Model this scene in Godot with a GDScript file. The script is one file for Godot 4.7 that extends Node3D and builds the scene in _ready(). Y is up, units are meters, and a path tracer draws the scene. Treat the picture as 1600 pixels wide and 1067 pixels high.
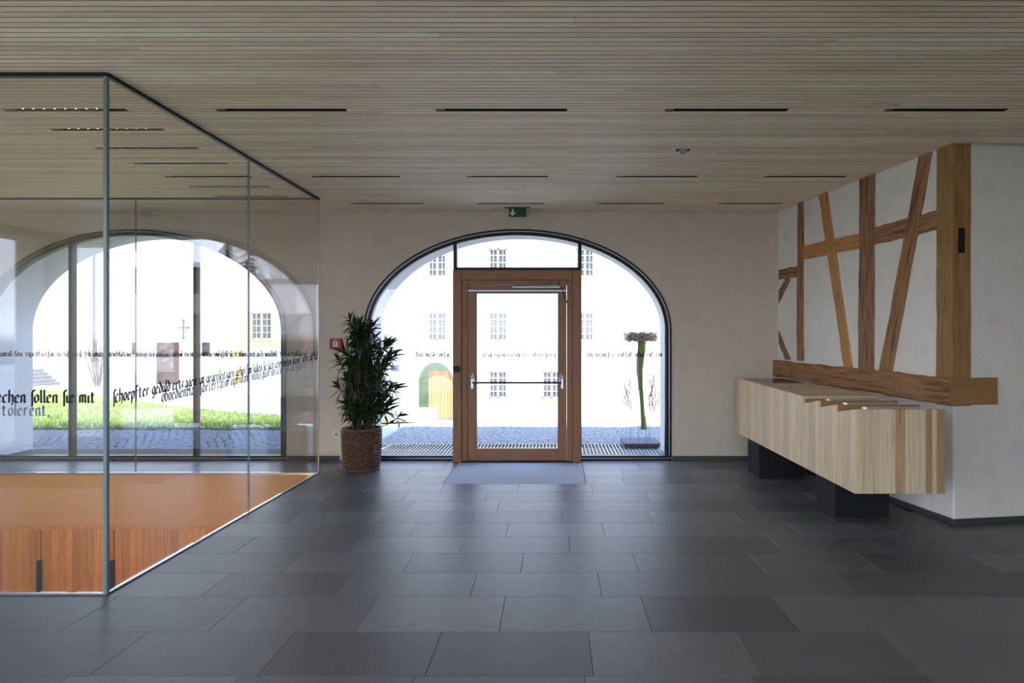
extends Node3D
# World: X right, y up, forward depth d is stored as -z.  Photo frame 1600x1067, principal point (866,528), focal 1030 px, eye 1.46 m.
const F := 1030.0
const EYE := 1.46
const CX := 866.0
const CY := 528.0
const CEIL := 2.97
const ZW := 7.874          # inner face of the window wall
const ZO := 8.70           # outer face of the window wall
const BX := -2.545         # glass partition side plane
const BN := 3.75           # glass partition front plane
const BF := 7.128          # glass partition far plane
const SUN_ENERGY := 0.7
const SKY_ENERGY := 1.15
const EXPOSURE := 4.8
const LOWER := -3.1
const SLAT_T := 0.003
const LED_ENERGY := 0.002

var rng := RandomNumberGenerator.new()
var names := {}
var M := {}

# ---------------------------------------------------------------- helpers
func P(x: float, h: float, d: float) -> Vector3:
	return Vector3(x, h, -d)

func numbered(called: String) -> String:
	var n: int = names.get(called, 0)
	names[called] = n + 1
	return called if n == 0 else "%s_%03d" % [called, n]

func meta(o: Node, label: String, category: String, group := "", kind := "") -> void:
	if label: o.set_meta("label", label)
	if category: o.set_meta("category", category)
	if group: o.set_meta("group", group)
	if kind: o.set_meta("kind", kind)

func thing(called: String, at: Vector3, label: String, category: String, group := "") -> Node3D:
	var o := Node3D.new()
	o.name = numbered(called)
	add_child(o)
	o.position = at
	meta(o, label, category, group)
	return o

func setting(called: String, at := Vector3.ZERO) -> Node3D:
	var o := Node3D.new()
	o.name = called
	add_child(o)
	o.position = at
	o.set_meta("kind", "structure")
	return o

func put(called: String, mesh: Mesh, m: Material, parent: Node3D, at := Vector3.ZERO) -> MeshInstance3D:
	var o := MeshInstance3D.new()
	o.name = called
	o.mesh = mesh
	if m: o.material_override = m
	o.position = at
	parent.add_child(o, true)
	return o

func begin() -> SurfaceTool:
	var st := SurfaceTool.new()
	st.begin(Mesh.PRIMITIVE_TRIANGLES)
	st.set_smooth_group(-1)
	return st

func done(st: SurfaceTool) -> ArrayMesh:
	st.generate_normals()
	return st.commit()

# convex polygon whose front looks along out
func poly(st: SurfaceTool, pts: Array, out: Vector3, uvs: Array = []) -> void:
	var n := Vector3.ZERO
	for i in range(1, pts.size() - 1):
		n += (pts[i] - pts[0]).cross(pts[i + 1] - pts[0])
	var flip := n.dot(out) > 0.0      # clockwise front: counter-clockwise normal must point away
	for i in range(1, pts.size() - 1):
		var ids := [0, i + 1, i] if flip else [0, i, i + 1]
		for k in ids:
			st.set_uv(uvs[k] if uvs.size() else Vector2(pts[k].x + pts[k].z, pts[k].y))
			st.add_vertex(pts[k])

func box(st: SurfaceTool, a: Vector3, b: Vector3, c := 0.0) -> void:
	var lo := Vector3(minf(a.x, b.x), minf(a.y, b.y), minf(a.z, b.z))
	var hi := Vector3(maxf(a.x, b.x), maxf(a.y, b.y), maxf(a.z, b.z))
	var mid := (lo + hi) / 2
	var half := (hi - lo) / 2
	var q := func(s: Vector3, i: Vector3) -> Vector3: return mid + s * (half - i)
	for ax in 3:
		for s in [-1.0, 1.0]:
			var e := Vector3(c, c, c); e[ax] = 0
			var u := (ax + 1) % 3
			var v := (ax + 2) % 3
			var pts := []
			for k in [[-1, -1], [1, -1], [1, 1], [-1, 1]]:
				var sg := Vector3.ZERO
				sg[ax] = s; sg[u] = k[0]; sg[v] = k[1]
				pts.append(q.call(sg, e))
			var n := Vector3.ZERO; n[ax] = s
			poly(st, pts, n)
	if c <= 0.0: return
	for ax in 3:          # edges parallel to ax
		var u := (ax + 1) % 3
		var v := (ax + 2) % 3
		for su in [-1.0, 1.0]:
			for sv in [-1.0, 1.0]:
				var eu := Vector3(c, c, c); eu[u] = 0
				var ev := Vector3(c, c, c); ev[v] = 0
				var s1 := Vector3.ZERO; s1[ax] = -1; s1[u] = su; s1[v] = sv
				var s2 := s1; s2[ax] = 1
				var n := Vector3.ZERO; n[u] = su; n[v] = sv
				poly(st, [q.call(s1, eu), q.call(s2, eu), q.call(s2, ev), q.call(s1, ev)], n)
	for sx in [-1.0, 1.0]:
		for sy in [-1.0, 1.0]:
			for sz in [-1.0, 1.0]:
				var s := Vector3(sx, sy, sz)
				poly(st, [q.call(s, Vector3(0, c, c)), q.call(s, Vector3(c, 0, c)), q.call(s, Vector3(c, c, 0))], s)

func box_mesh(a: Vector3, b: Vector3, c := 0.0) -> ArrayMesh:
	var st := begin()
	box(st, a, b, c)
	return done(st)

func tube(st: SurfaceTool, path: Array, r0: float, r1: float, sides := 8) -> void:
	var rings := []
	for i in path.size():
		var t: Vector3 = (path[mini(i + 1, path.size() - 1)] - path[maxi(i - 1, 0)]).normalized()
		var a := t.cross(Vector3(0.31, 0.2, 0.93)).normalized()
		if a.length() < 0.5: a = t.cross(Vector3.RIGHT).normalized()
		var b := t.cross(a)
		var r := lerpf(r0, r1, float(i) / maxf(1, path.size() - 1))
		var ring := []
		for k in sides:
			var an := TAU * k / sides
			ring.append(path[i] + (a * cos(an) + b * sin(an)) * r)
		rings.append(ring)
	st.set_smooth_group(0)
	for i in range(rings.size() - 1):
		for k in sides:
			var k2 := (k + 1) % sides
			var pts := [rings[i][k], rings[i][k2], rings[i + 1][k2], rings[i + 1][k]]
			poly(st, pts, (pts[0] + pts[1] + pts[2] + pts[3]) / 4 - (path[i] + path[i + 1]) / 2)
	st.set_smooth_group(-1)
	poly(st, rings[0], path[0] - path[1])
	poly(st, rings[-1], path[-1] - path[-2])

func ramp(cols: Array) -> Gradient:
	var g := Gradient.new()
	var offs := PackedFloat32Array()
	var cs := PackedColorArray()
	for i in cols.size():
		offs.append(float(i) / (cols.size() - 1))
		cs.append(cols[i])
	g.offsets = offs
	g.colors = cs
	return g

func noise_tex(freq: float, sd: int, cols: Array, octaves := 4, size := 256, type := FastNoiseLite.TYPE_SIMPLEX_SMOOTH) -> NoiseTexture2D:
	var n := FastNoiseLite.new()
	n.noise_type = type
	n.seed = sd
	n.frequency = freq
	n.fractal_octaves = octaves
	var t := NoiseTexture2D.new()
	t.width = size
	t.height = size
	t.seamless = true
	t.noise = n
	if cols.size(): t.color_ramp = ramp(cols)
	return t

func mat(c: Color, rough := 0.6, metal := 0.0) -> StandardMaterial3D:
	var m := StandardMaterial3D.new()
	m.albedo_color = c
	m.roughness = rough
	m.metallic = metal
	return m

# material with world-laid noise; scale is texture repeats per metre along each axis
func grain(cols: Array, freq: float, sd: int, scale: Vector3, rough := 0.6, bump := 0.0, world := true, octaves := 4) -> StandardMaterial3D:
	var m := mat(Color.WHITE, rough)
	m.albedo_texture = noise_tex(freq, sd, cols, octaves)
	if world:
		m.uv1_triplanar = true
		m.uv1_world_triplanar = true
	m.uv1_scale = scale
	if bump > 0.0:
		m.heightmap_enabled = true
		m.heightmap_scale = bump
		m.heightmap_texture = noise_tex(freq, sd, [], octaves)
	return m

func glass(c: Color, alpha: float) -> StandardMaterial3D:
	var m := mat(Color(c.r, c.g, c.b, alpha), 0.0)
	m.transparency = BaseMaterial3D.TRANSPARENCY_ALPHA
	return m

func tint(c: Color, k: float) -> Color:
	return Color(c.r * k, c.g * k, c.b * k)

func wood_set(base: Color, dark: Color, scale: Vector3, rough: float, n: int, sd: int, spread := 0.14, bump := 0.02) -> Array:
	var out := []
	for i in n:
		var k := 1.0 - spread + 2.0 * spread * i / maxf(1, n - 1)
		out.append(grain([tint(dark, k), tint(base, k), tint(base, k * 1.06), tint(base.lerp(dark, 0.4), k)], 0.02, sd + i, scale, rough, bump))
	return out

func make_materials() -> void:
	M.plaster = grain([Color(0.82, 0.765, 0.68), Color(0.85, 0.795, 0.71)], 0.02, 3, Vector3(0.8, 0.8, 0.8), 0.9, 0.05)
	M.limewash = grain([Color(0.90, 0.875, 0.82), Color(0.94, 0.915, 0.86), Color(0.92, 0.895, 0.84)], 0.015, 5, Vector3(0.7, 0.7, 0.7), 0.9, 0.25)
	M.render_white = grain([Color(0.84, 0.85, 0.85), Color(0.90, 0.90, 0.89)], 0.06, 6, Vector3(1.5, 1.5, 1.5), 0.95, 0.35)
	M.dark_metal = mat(Color(0.13, 0.13, 0.14), 0.4, 0.5)
	M.bright_metal = mat(Color(0.75, 0.75, 0.76), 0.3, 0.9)
	M.steel = mat(Color(0.5, 0.52, 0.53), 0.3, 0.9)
	M.black_steel = mat(Color(0.06, 0.06, 0.065), 0.8)
	M.black = mat(Color(0.03, 0.03, 0.03), 0.6)
	M.base = mat(Color(0.27, 0.26, 0.25), 0.6)
	M.grout = mat(Color(0.22, 0.22, 0.215), 0.85)
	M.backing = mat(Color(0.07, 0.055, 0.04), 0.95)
	M.slate = []
	for i in 6:
		var k := 0.88 + 0.05 * i
		var t := grain([tint(Color(0.375, 0.38, 0.375), k), tint(Color(0.415, 0.415, 0.41), k), tint(Color(0.395, 0.40, 0.40), k), tint(Color(0.435, 0.43, 0.42), k)], 0.012, 20 + i, Vector3(0.9, 0.9, 1.5), 0.42, 0.02, true, 5)
		M.slate.append(t)
	M.slat = wood_set(Color(0.96, 0.885, 0.75), Color(0.91, 0.815, 0.67), Vector3(0.12, 1.4, 1.4), 0.55, 5, 40, 0.055, 0.0)
	M.ash = wood_set(Color(0.85, 0.75, 0.605), Color(0.78, 0.66, 0.50), Vector3(6, 0.25, 6), 0.5, 5, 50, 0.05)
	M.ash_dark = wood_set(Color(0.70, 0.57, 0.40), Color(0.56, 0.42, 0.27), Vector3(9, 0.35, 9), 0.5, 2, 57, 0.06)
	M.ash_edge = mat(Color(0.66, 0.50, 0.30), 0.55)
	M.larch = wood_set(Color(0.80, 0.55, 0.27), Color(0.68, 0.42, 0.18), Vector3(8, 0.3, 8), 0.5, 5, 60, 0.08)
	M.oak = wood_set(Color(0.56, 0.365, 0.20), Color(0.46, 0.29, 0.15), Vector3(12, 0.4, 12), 0.45, 1, 70, 0.0)[0]
	M.oak_across = wood_set(Color(0.56, 0.365, 0.20), Color(0.46, 0.29, 0.15), Vector3(0.4, 12, 12), 0.45, 1, 71, 0.0)[0]
	M.tan = mat(Color(0.80, 0.62, 0.40), 0.85)
	M.old = []
	for i in 4:
		var cs: Array = [[Color(0.35, 0.24, 0.15), Color(0.59, 0.42, 0.28), Color(0.68, 0.51, 0.34), Color(0.50, 0.34, 0.22)], [Color(0.54, 0.38, 0.21), Color(0.76, 0.55, 0.33), Color(0.80, 0.59, 0.37), Color(0.66, 0.46, 0.27)],
			[Color(0.33, 0.22, 0.15), Color(0.55, 0.40, 0.28), Color(0.65, 0.50, 0.37), Color(0.42, 0.29, 0.20)], [Color(0.50, 0.37, 0.21), Color(0.61, 0.46, 0.27), Color(0.65, 0.50, 0.31), Color(0.55, 0.41, 0.25)]][i]
		M.old.append(grain(cs, 0.03, 80 + i, Vector3(0.8, 0.22, 1), 0.85, 1.0, false, 5))
	M.pane = glass(Color(0.80, 0.86, 0.86), 0.015)
	M.green_pane = glass(Color(0.38, 0.47, 0.38), 0.065)
	M.acrylic = glass(Color(0.85, 0.87, 0.88), 0.12)
	M.ink = mat(Color(0.05, 0.045, 0.04), 0.6)
	M.grey_ink = mat(Color(0.60, 0.64, 0.64), 0.6)
	M.white_ink = mat(Color(0.88, 0.89, 0.89), 0.6)
	M.led = mat(Color(1, 0.95, 0.85), 0.5)
	M.led.emission_enabled = true
	M.led.emission = Color(1.0, 0.92, 0.78)
	M.led.emission_energy_multiplier = 1.2
	M.white = mat(Color(0.85, 0.85, 0.83), 0.5)
	M.red = mat(Color(0.62, 0.10, 0.09), 0.45)
	M.sign_green = mat(Color(0.03, 0.27, 0.16), 0.5)
	M.leaf = []
	for i in 3:
		var m := mat([Color(0.13, 0.22, 0.10), Color(0.17, 0.28, 0.12), Color(0.10, 0.18, 0.09)][i], 0.4)
		m.backlight_enabled = true
		m.backlight = Color(0.10, 0.16, 0.04)
		M.leaf.append(m)
	M.cane = mat(Color(0.36, 0.28, 0.19), 0.8)
	M.soil = mat(Color(0.10, 0.075, 0.055), 0.95)
	M.wicker = grain([Color(0.24, 0.16, 0.10), Color(0.42, 0.30, 0.19), Color(0.50, 0.37, 0.25)], 0.05, 90, Vector3(6, 20, 6), 0.5, 0.0)
	M.mat_textile = grain([Color(0.66, 0.68, 0.70), Color(0.80, 0.81, 0.82), Color(0.72, 0.74, 0.76)], 0.08, 91, Vector3(2.5, 2.5, 2.5), 0.95, 0.3)
	M.facade = grain([Color(0.88, 0.86, 0.81), Color(0.93, 0.91, 0.87)], 0.02, 92, Vector3(0.2, 0.2, 0.2), 0.95, 0.3)
	M.church = grain([Color(0.86, 0.87, 0.88), Color(0.91, 0.91, 0.91)], 0.02, 93, Vector3(0.2, 0.2, 0.2), 0.95, 0.3)
	M.ochre = mat(Color(0.92, 0.82, 0.58), 0.9)
	M.dark_glass = mat(Color(0.20, 0.21, 0.22), 0.1)
	M.house_glass = mat(Color(0.27, 0.28, 0.29), 0.35)
	M.brown_wood = grain([Color(0.30, 0.20, 0.15), Color(0.40, 0.28, 0.21)], 0.05, 94, Vector3(0.5, 8, 0.5), 0.7)
	M.gate = wood_set(Color(0.70, 0.53, 0.34), Color(0.58, 0.42, 0.25), Vector3(4, 0.3, 4), 0.7, 3, 95, 0.06)
	M.cobble = grain([Color(0.36, 0.37, 0.39), Color(0.47, 0.48, 0.50), Color(0.42, 0.42, 0.43)], 0.05, 98, Vector3(2.2, 2.2, 2.2), 0.75, 0.3)
	M.gravel = grain([Color(0.42, 0.42, 0.42), Color(0.66, 0.65, 0.63), Color(0.52, 0.51, 0.50)], 0.12, 99, Vector3(2.0, 2.0, 2.0), 0.95, 1.0)
	M.path = grain([Color(0.60, 0.59, 0.57), Color(0.70, 0.69, 0.66)], 0.05, 100, Vector3(0.5, 0.5, 0.5), 0.95, 0.3)
	M.lawn = grain([Color(0.36, 0.46, 0.16), Color(0.52, 0.60, 0.26), Color(0.60, 0.64, 0.33), Color(0.44, 0.54, 0.20)], 0.04, 101, Vector3(0.5, 0.5, 0.5), 0.95, 1.0)
	M.blade = mat(Color(0.46, 0.57, 0.20), 0.8)
	M.roof_tile = grain([Color(0.32, 0.29, 0.28), Color(0.46, 0.42, 0.40)], 0.08, 102, Vector3(1.5, 1.5, 1.5), 0.9, 0.5)
	M.moss = grain([Color(0.34, 0.44, 0.18), Color(0.48, 0.56, 0.28)], 0.06, 103, Vector3(5, 5, 5), 0.95, 0.8)
	M.twig = grain([Color(0.46, 0.38, 0.31), Color(0.60, 0.52, 0.44)], 0.06, 104, Vector3(6, 6, 6), 0.9)
	M.pale_twig = mat(Color(0.62, 0.57, 0.50), 0.9)
	M.conifer = mat(Color(0.12, 0.19, 0.11), 0.9)
	M.rock = grain([Color(0.42, 0.41, 0.39), Color(0.60, 0.59, 0.57), Color(0.92, 0.92, 0.92)], 0.02, 105, Vector3(0.02, 0.02, 0.02), 0.95)
	M.hill = grain([Color(0.48, 0.50, 0.26), Color(0.58, 0.59, 0.36)], 0.03, 106, Vector3(0.2, 0.2, 0.2), 0.95)

# ---------------------------------------------------------------- blackletter strokes (broad nib)
const LET := {
	"a": [[0.05, 0.8, 0.3, 1.0, 0.5, 0.8, 0.5, 0.1, 0.6, 0.0], [0.5, 0.5, 0.1, 0.35, 0.1, 0.1, 0.3, 0.0, 0.5, 0.15]],
	"b": [[0.05, 1.6, 0.05, 0.1, 0.3, 0.0, 0.5, 0.2, 0.5, 0.8, 0.3, 1.0, 0.05, 0.8]],
	"c": [[0.5, 0.85, 0.3, 1.0, 0.05, 0.8, 0.05, 0.15, 0.3, 0.0, 0.5, 0.12]],
	"d": [[0.05, 1.5, 0.5, 0.9, 0.5, 0.15, 0.3, 0.0, 0.05, 0.15, 0.05, 0.75, 0.3, 1.0, 0.5, 0.85]],
	"e": [[0.05, 0.45, 0.5, 0.7, 0.3, 1.0, 0.05, 0.8, 0.05, 0.15, 0.3, 0.0, 0.52, 0.15]],
	"f": [[0.5, 1.45, 0.3, 1.6, 0.15, 1.4, 0.15, -0.45], [0.0, 0.95, 0.45, 0.95]],
	"g": [[0.5, 0.9, 0.3, 1.0, 0.05, 0.8, 0.05, 0.2, 0.3, 0.05, 0.5, 0.2], [0.5, 0.95, 0.5, -0.3, 0.3, -0.5, 0.05, -0.35]],
	"h": [[0.05, 1.6, 0.05, 0.0], [0.05, 0.8, 0.3, 1.0, 0.5, 0.8, 0.5, 0.1, 0.35, -0.3]],
	"i": [[0.08, 0.9, 0.1, 0.1, 0.22, 0.0]],
	"k": [[0.05, 1.6, 0.05, 0.0], [0.05, 0.6, 0.4, 1.0], [0.2, 0.65, 0.5, 0.0]],
	"l": [[0.08, 1.6, 0.1, 0.1, 0.22, 0.0]],
	"m": [[0.05, 0.95, 0.05, 0.0], [0.05, 0.8, 0.25, 1.0, 0.37, 0.85, 0.37, 0.0], [0.37, 0.8, 0.57, 1.0, 0.7, 0.85, 0.7, 0.1, 0.8, 0.0]],
	"n": [[0.05, 0.95, 0.05, 0.0], [0.05, 0.8, 0.3, 1.0, 0.45, 0.85, 0.45, 0.1, 0.55, 0.0]],
	"o": [[0.3, 1.0, 0.05, 0.8, 0.05, 0.2, 0.3, 0.0, 0.5, 0.2, 0.5, 0.8, 0.3, 1.0]],
	"p": [[0.05, 0.95, 0.05, -0.5], [0.05, 0.85, 0.3, 1.0, 0.5, 0.8, 0.5, 0.2, 0.3, 0.0, 0.05, 0.15]],
	"q": [[0.5, 0.9, 0.3, 1.0, 0.05, 0.8, 0.05, 0.2, 0.3, 0.0, 0.5, 0.2], [0.5, 0.95, 0.5, -0.5]],
	"r": [[0.1, 0.95, 0.1, 0.0], [0.1, 0.8, 0.3, 1.0, 0.42, 0.85]],
	"s": [[0.5, 0.85, 0.3, 1.0, 0.08, 0.75, 0.47, 0.3, 0.3, 0.0, 0.05, 0.12]],
	"j": [[0.45, 1.4, 0.3, 1.6, 0.15, 1.4, 0.15, -0.45], [0.05, 0.95, 0.2, 0.95]],
	"t": [[0.15, 1.3, 0.15, 0.1, 0.3, 0.0, 0.42, 0.1], [0.0, 0.95, 0.4, 0.95]],
	"u": [[0.05, 0.95, 0.05, 0.15, 0.2, 0.0, 0.45, 0.15], [0.45, 0.95, 0.45, 0.1, 0.55, 0.0]],
	"v": [[0.05, 1.1, 0.05, 0.2, 0.3, 0.0, 0.5, 0.25, 0.5, 0.8, 0.3, 1.0]],
	"w": [[0.05, 1.1, 0.05, 0.15, 0.2, 0.0, 0.4, 0.15], [0.4, 1.1, 0.4, 0.15, 0.55, 0.0, 0.75, 0.2, 0.75, 0.8, 0.6, 1.0]],
	"z": [[0.05, 0.95, 0.48, 0.95, 0.1, 0.1, 0.5, 0.0]],
	".": [[0.05, 0.1, 0.12, 0.02]],
	",": [[0.08, 0.1, 0.1, 0.0, 0.02, -0.25]],
}

func text_width(s: String) -> float:
	var x := 0.0
	for ch in s:
		x += 0.5 if ch == " " else 0.4 if ch in "il.,j" else 1.0 if ch in "mw" else 0.75
	return x

# flat lettering: origin, unit vectors along the line and up, size = x-height; j stands for the long s
func lettering(s: String, o: Vector3, along: Vector3, up: Vector3, size: float) -> ArrayMesh:
	var st := begin()
	var x := 0.0
	var out := along.cross(up)
	for ch in s:
		if LET.has(ch):
			for line in LET[ch]:
				for i in range(0, line.size() - 2, 2):
					var a := Vector2(line[i] + x, line[i + 1])
					var b := Vector2(line[i + 2] + x, line[i + 3])
					var nib := Vector2(0.135, 0.09)
					var thin := (b - a).normalized().orthogonal() * 0.035
					for w in [nib, thin]:
						var pts := []
						for p in [a - w, a + w, b + w, b - w]:
							pts.append(o + (along * p.x + up * p.y) * size)
						poly(st, pts, out)
		x += text_width(ch)
	return done(st)

# ---------------------------------------------------------------- arches
func arch(cx: float, a: float, hs: float, b: float, inset: float, n := 48, base := 0.0) -> PackedVector2Array:
	var p := PackedVector2Array()
	p.append(Vector2(cx - a + inset, base))
	for i in n + 1:
		var t := PI - PI * i / n
		p.append(Vector2(cx + (a - inset) * cos(t), hs + (b - inset) * sin(t)))
	p.append(Vector2(cx + a - inset, base))
	return p

func arch_ring(cx: float, a: float, hs: float, b: float, i0: float, i1: float, d0: float, d1: float) -> ArrayMesh:
	var o := arch(cx, a, hs, b, i0)
	var n := arch(cx, a, hs, b, i1)
	var st := begin()
	for i in range(o.size() - 1):
		var A := P(o[i].x, o[i].y, d0); var B := P(o[i + 1].x, o[i + 1].y, d0)
		var C := P(n[i + 1].x, n[i + 1].y, d0); var D := P(n[i].x, n[i].y, d0)
		var k := P(0, 0, d1 - d0)
		var mid := Vector3(cx, 1.0, -d0)
		poly(st, [A, B, C, D], Vector3(0, 0, 1))
		poly(st, [A + k, B + k, C + k, D + k], Vector3(0, 0, -1))
		poly(st, [D, C, C + k, D + k], mid - (C + D) / 2)
		poly(st, [A, B, B + k, A + k], (A + B) / 2 - mid)
	return done(st)

# glass sheet filling the part of an arch between two x values and above h0
func arch_pane(cx: float, a: float, hs: float, b: float, inset: float, x0: float, x1: float, h0: float, d: float, th := 0.012) -> ArrayMesh:
	var st := begin()
	var n := 24
	var top := func(x: float) -> float:
		var t := clampf((x - cx) / (a - inset), -1, 1)
		return hs + (b - inset) * sqrt(maxf(0.0, 1 - t * t))
	for i in n:
		var xa := lerpf(x0, x1, float(i) / n)
		var xb := lerpf(x0, x1, float(i + 1) / n)
		var ha: float = top.call(xa)
		var hb: float = top.call(xb)
		for k in [[d, Vector3(0, 0, 1)], [d + th, Vector3(0, 0, -1)]]:
			poly(st, [P(xa, h0, k[0]), P(xb, h0, k[0]), P(xb, hb, k[0]), P(xa, ha, k[0])], k[1])
	return done(st)

# ---------------------------------------------------------------- right wall frame (turned about 9 degrees)
var WA := Vector2(2.668, ZW)
var WU := Vector2(0.441, -2.744).normalized()
const WL := 2.779
func wall_uh(px: float, py: float) -> Vector2:
	var dx := (px - CX) / F
	# (WA + u WU) on ray X = dx * d
	var u := (dx * WA.y - WA.x) / (WU.x - dx * WU.y)
	var d := WA.y + u * WU.y
	return Vector2(u, EYE + (CY - py) / F * d)

# rough hewn timber between two ends; each end is [left, right] in (u,h); w0..w1 depth range
func timber(a0: Vector2, a1: Vector2, b0: Vector2, b1: Vector2, w0: float, w1: float, sd: int, rough := 0.006, n := 18) -> ArrayMesh:
	var r := RandomNumberGenerator.new()
	r.seed = sd
	var rings := []
	var length := ((a0 + a1) / 2).distance_to((b0 + b1) / 2)
	var width := a0.distance_to(a1)
	var j := [0.0, 0.0, 0.0]
	var off := r.randf() * 3.0
	for i in n + 1:
		var t := float(i) / n
		var l := a0.lerp(b0, t)
		var g := a1.lerp(b1, t)
		var ac := (g - l).normalized()
		for k in 3: j[k] = lerpf(j[k], r.randf_range(-1, 1) * rough, 0.6)
		l -= ac * j[0]
		g += ac * j[1]
		var c := 0.007 + absf(j[2])
		rings.append([Vector3(l.x, l.y, w0), Vector3(l.x, l.y, w1 - c + j[2]), Vector3(l.x + ac.x * c, l.y + ac.y * c, w1 + j[2]), Vector3(g.x - ac.x * c, g.y - ac.y * c, w1 + j[1] * 0.5), Vector3(g.x, g.y, w1 - c + j[1] * 0.5), Vector3(g.x, g.y, w0)])
	var st := begin()
	var us := [-0.06, 0.0, 0.01, width, width + 0.01, width + 0.07]
	for i in n:
		var ce := Vector3.ZERO
		for k in 6: ce += rings[i][k] / 6.0
		var v0 := off + length * i / n
		var v1 := off + length * (i + 1) / n
		for k in 5:
			var pts := [rings[i][k], rings[i][k + 1], rings[i + 1][k + 1], rings[i + 1][k]]
			poly(st, pts, (pts[0] + pts[1] + pts[2] + pts[3]) / 4 - ce, [Vector2(us[k] * 4 + off, v0), Vector2(us[k + 1] * 4 + off, v0), Vector2(us[k + 1] * 4 + off, v1), Vector2(us[k] * 4 + off, v1)])
	for e in [0, n]:
		var uvs := []
		for p in rings[e]: uvs.append(Vector2(p.z * 4 + off, p.x + p.y))
		poly(st, rings[e], rings[e][0] - rings[n - e][0], uvs)
	return done(st)

# ---------------------------------------------------------------- terrain outside
func ground(x: float, d: float) -> float:
	var t := clampf((d - 11.0) / 22.0, 0.0, 1.4)
	var side := clampf((x + 22.0) / 18.0, 0.0, 1.0)
	return -0.03 - t * lerpf(0.85, 2.62, side * side * (3 - 2 * side)) - 0.004 * maxf(0.0, x) * t * 8.0

func ground_mesh(x0: float, x1: float, d0: float, d1: float, nx: int, nd: int, lift: float, edge = null) -> ArrayMesh:
	var st := begin()
	st.set_smooth_group(0)
	var at := func(i: int, k: int) -> Vector3:
		var x := lerpf(x0, x1, float(i) / nx)
		var e: float = edge.call(x) if edge != null else d1
		var d := lerpf(d0, e, float(k) / nd)
		return P(x, ground(x, d) + lift, d)
	for i in nx:
		for k in nd:
			poly(st, [at.call(i, k), at.call(i + 1, k), at.call(i + 1, k + 1), at.call(i, k + 1)], Vector3.UP)
	return done(st)

# ================================================================ build
func _ready() -> void:
	rng.seed = 7
	make_camera_and_light()
	make_materials()
	make_floor()
	make_ceiling()
	make_window_wall()
	make_right_wall()
	make_room_shell()
	make_lower_level()
	make_outside_ground()
	make_house()
	make_church()
	make_far_things()
	make_glass_partition()
	make_cabinets()
	make_plant()
	make_small_things()
	make_sculpture()

func make_camera_and_light() -> void:
	var cam := Camera3D.new()
	cam.name = "camera"
	cam.position = Vector3(0, EYE, 0)
	var near := 0.05
	cam.projection = Camera3D.PROJECTION_FRUSTUM
	cam.near = near
	cam.far = 2000.0
	cam.size = near * 1067.0 / F
	cam.frustum_offset = Vector2(near * (800.0 - CX) / F, near * (CY - 533.5) / F)
	add_child(cam)
	cam.current = true
	var sky := ProceduralSkyMaterial.new()
	sky.sky_top_color = Color(0.56, 0.69, 0.92)
	sky.sky_horizon_color = Color(0.92, 0.95, 1.0)
	sky.sky_curve = 0.2
	sky.ground_bottom_color = Color(0.45, 0.45, 0.42)
	sky.ground_horizon_color = Color(0.6, 0.62, 0.62)
	sky.sky_energy_multiplier = SKY_ENERGY
	sky.ground_energy_multiplier = 0.6
	var env := Environment.new()
	env.background_mode = Environment.BG_SKY
	env.sky = Sky.new()
	env.sky.sky_material = sky
	env.tonemap_mode = Environment.TONE_MAPPER_LINEAR
	env.tonemap_exposure = EXPOSURE
	env.sdfgi_enabled = true
	env.ssao_enabled = true
	env.ssil_enabled = true
	var we := WorldEnvironment.new()
	we.name = "environment"
	we.environment = env
	add_child(we)
	var sun := DirectionalLight3D.new()
	sun.name = "sun"
	sun.light_color = Color(1.0, 0.96, 0.88)
	sun.light_energy = SUN_ENERGY
	sun.light_angular_distance = 0.5
	sun.shadow_enabled = true
	add_child(sun)
	# light travels forward (away from the camera), down at about 57 degrees, slightly to the right
	sun.look_at_from_position(Vector3.ZERO, Vector3(0.12, -sin(deg_to_rad(57)), -cos(deg_to_rad(57))), Vector3.UP)

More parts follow.
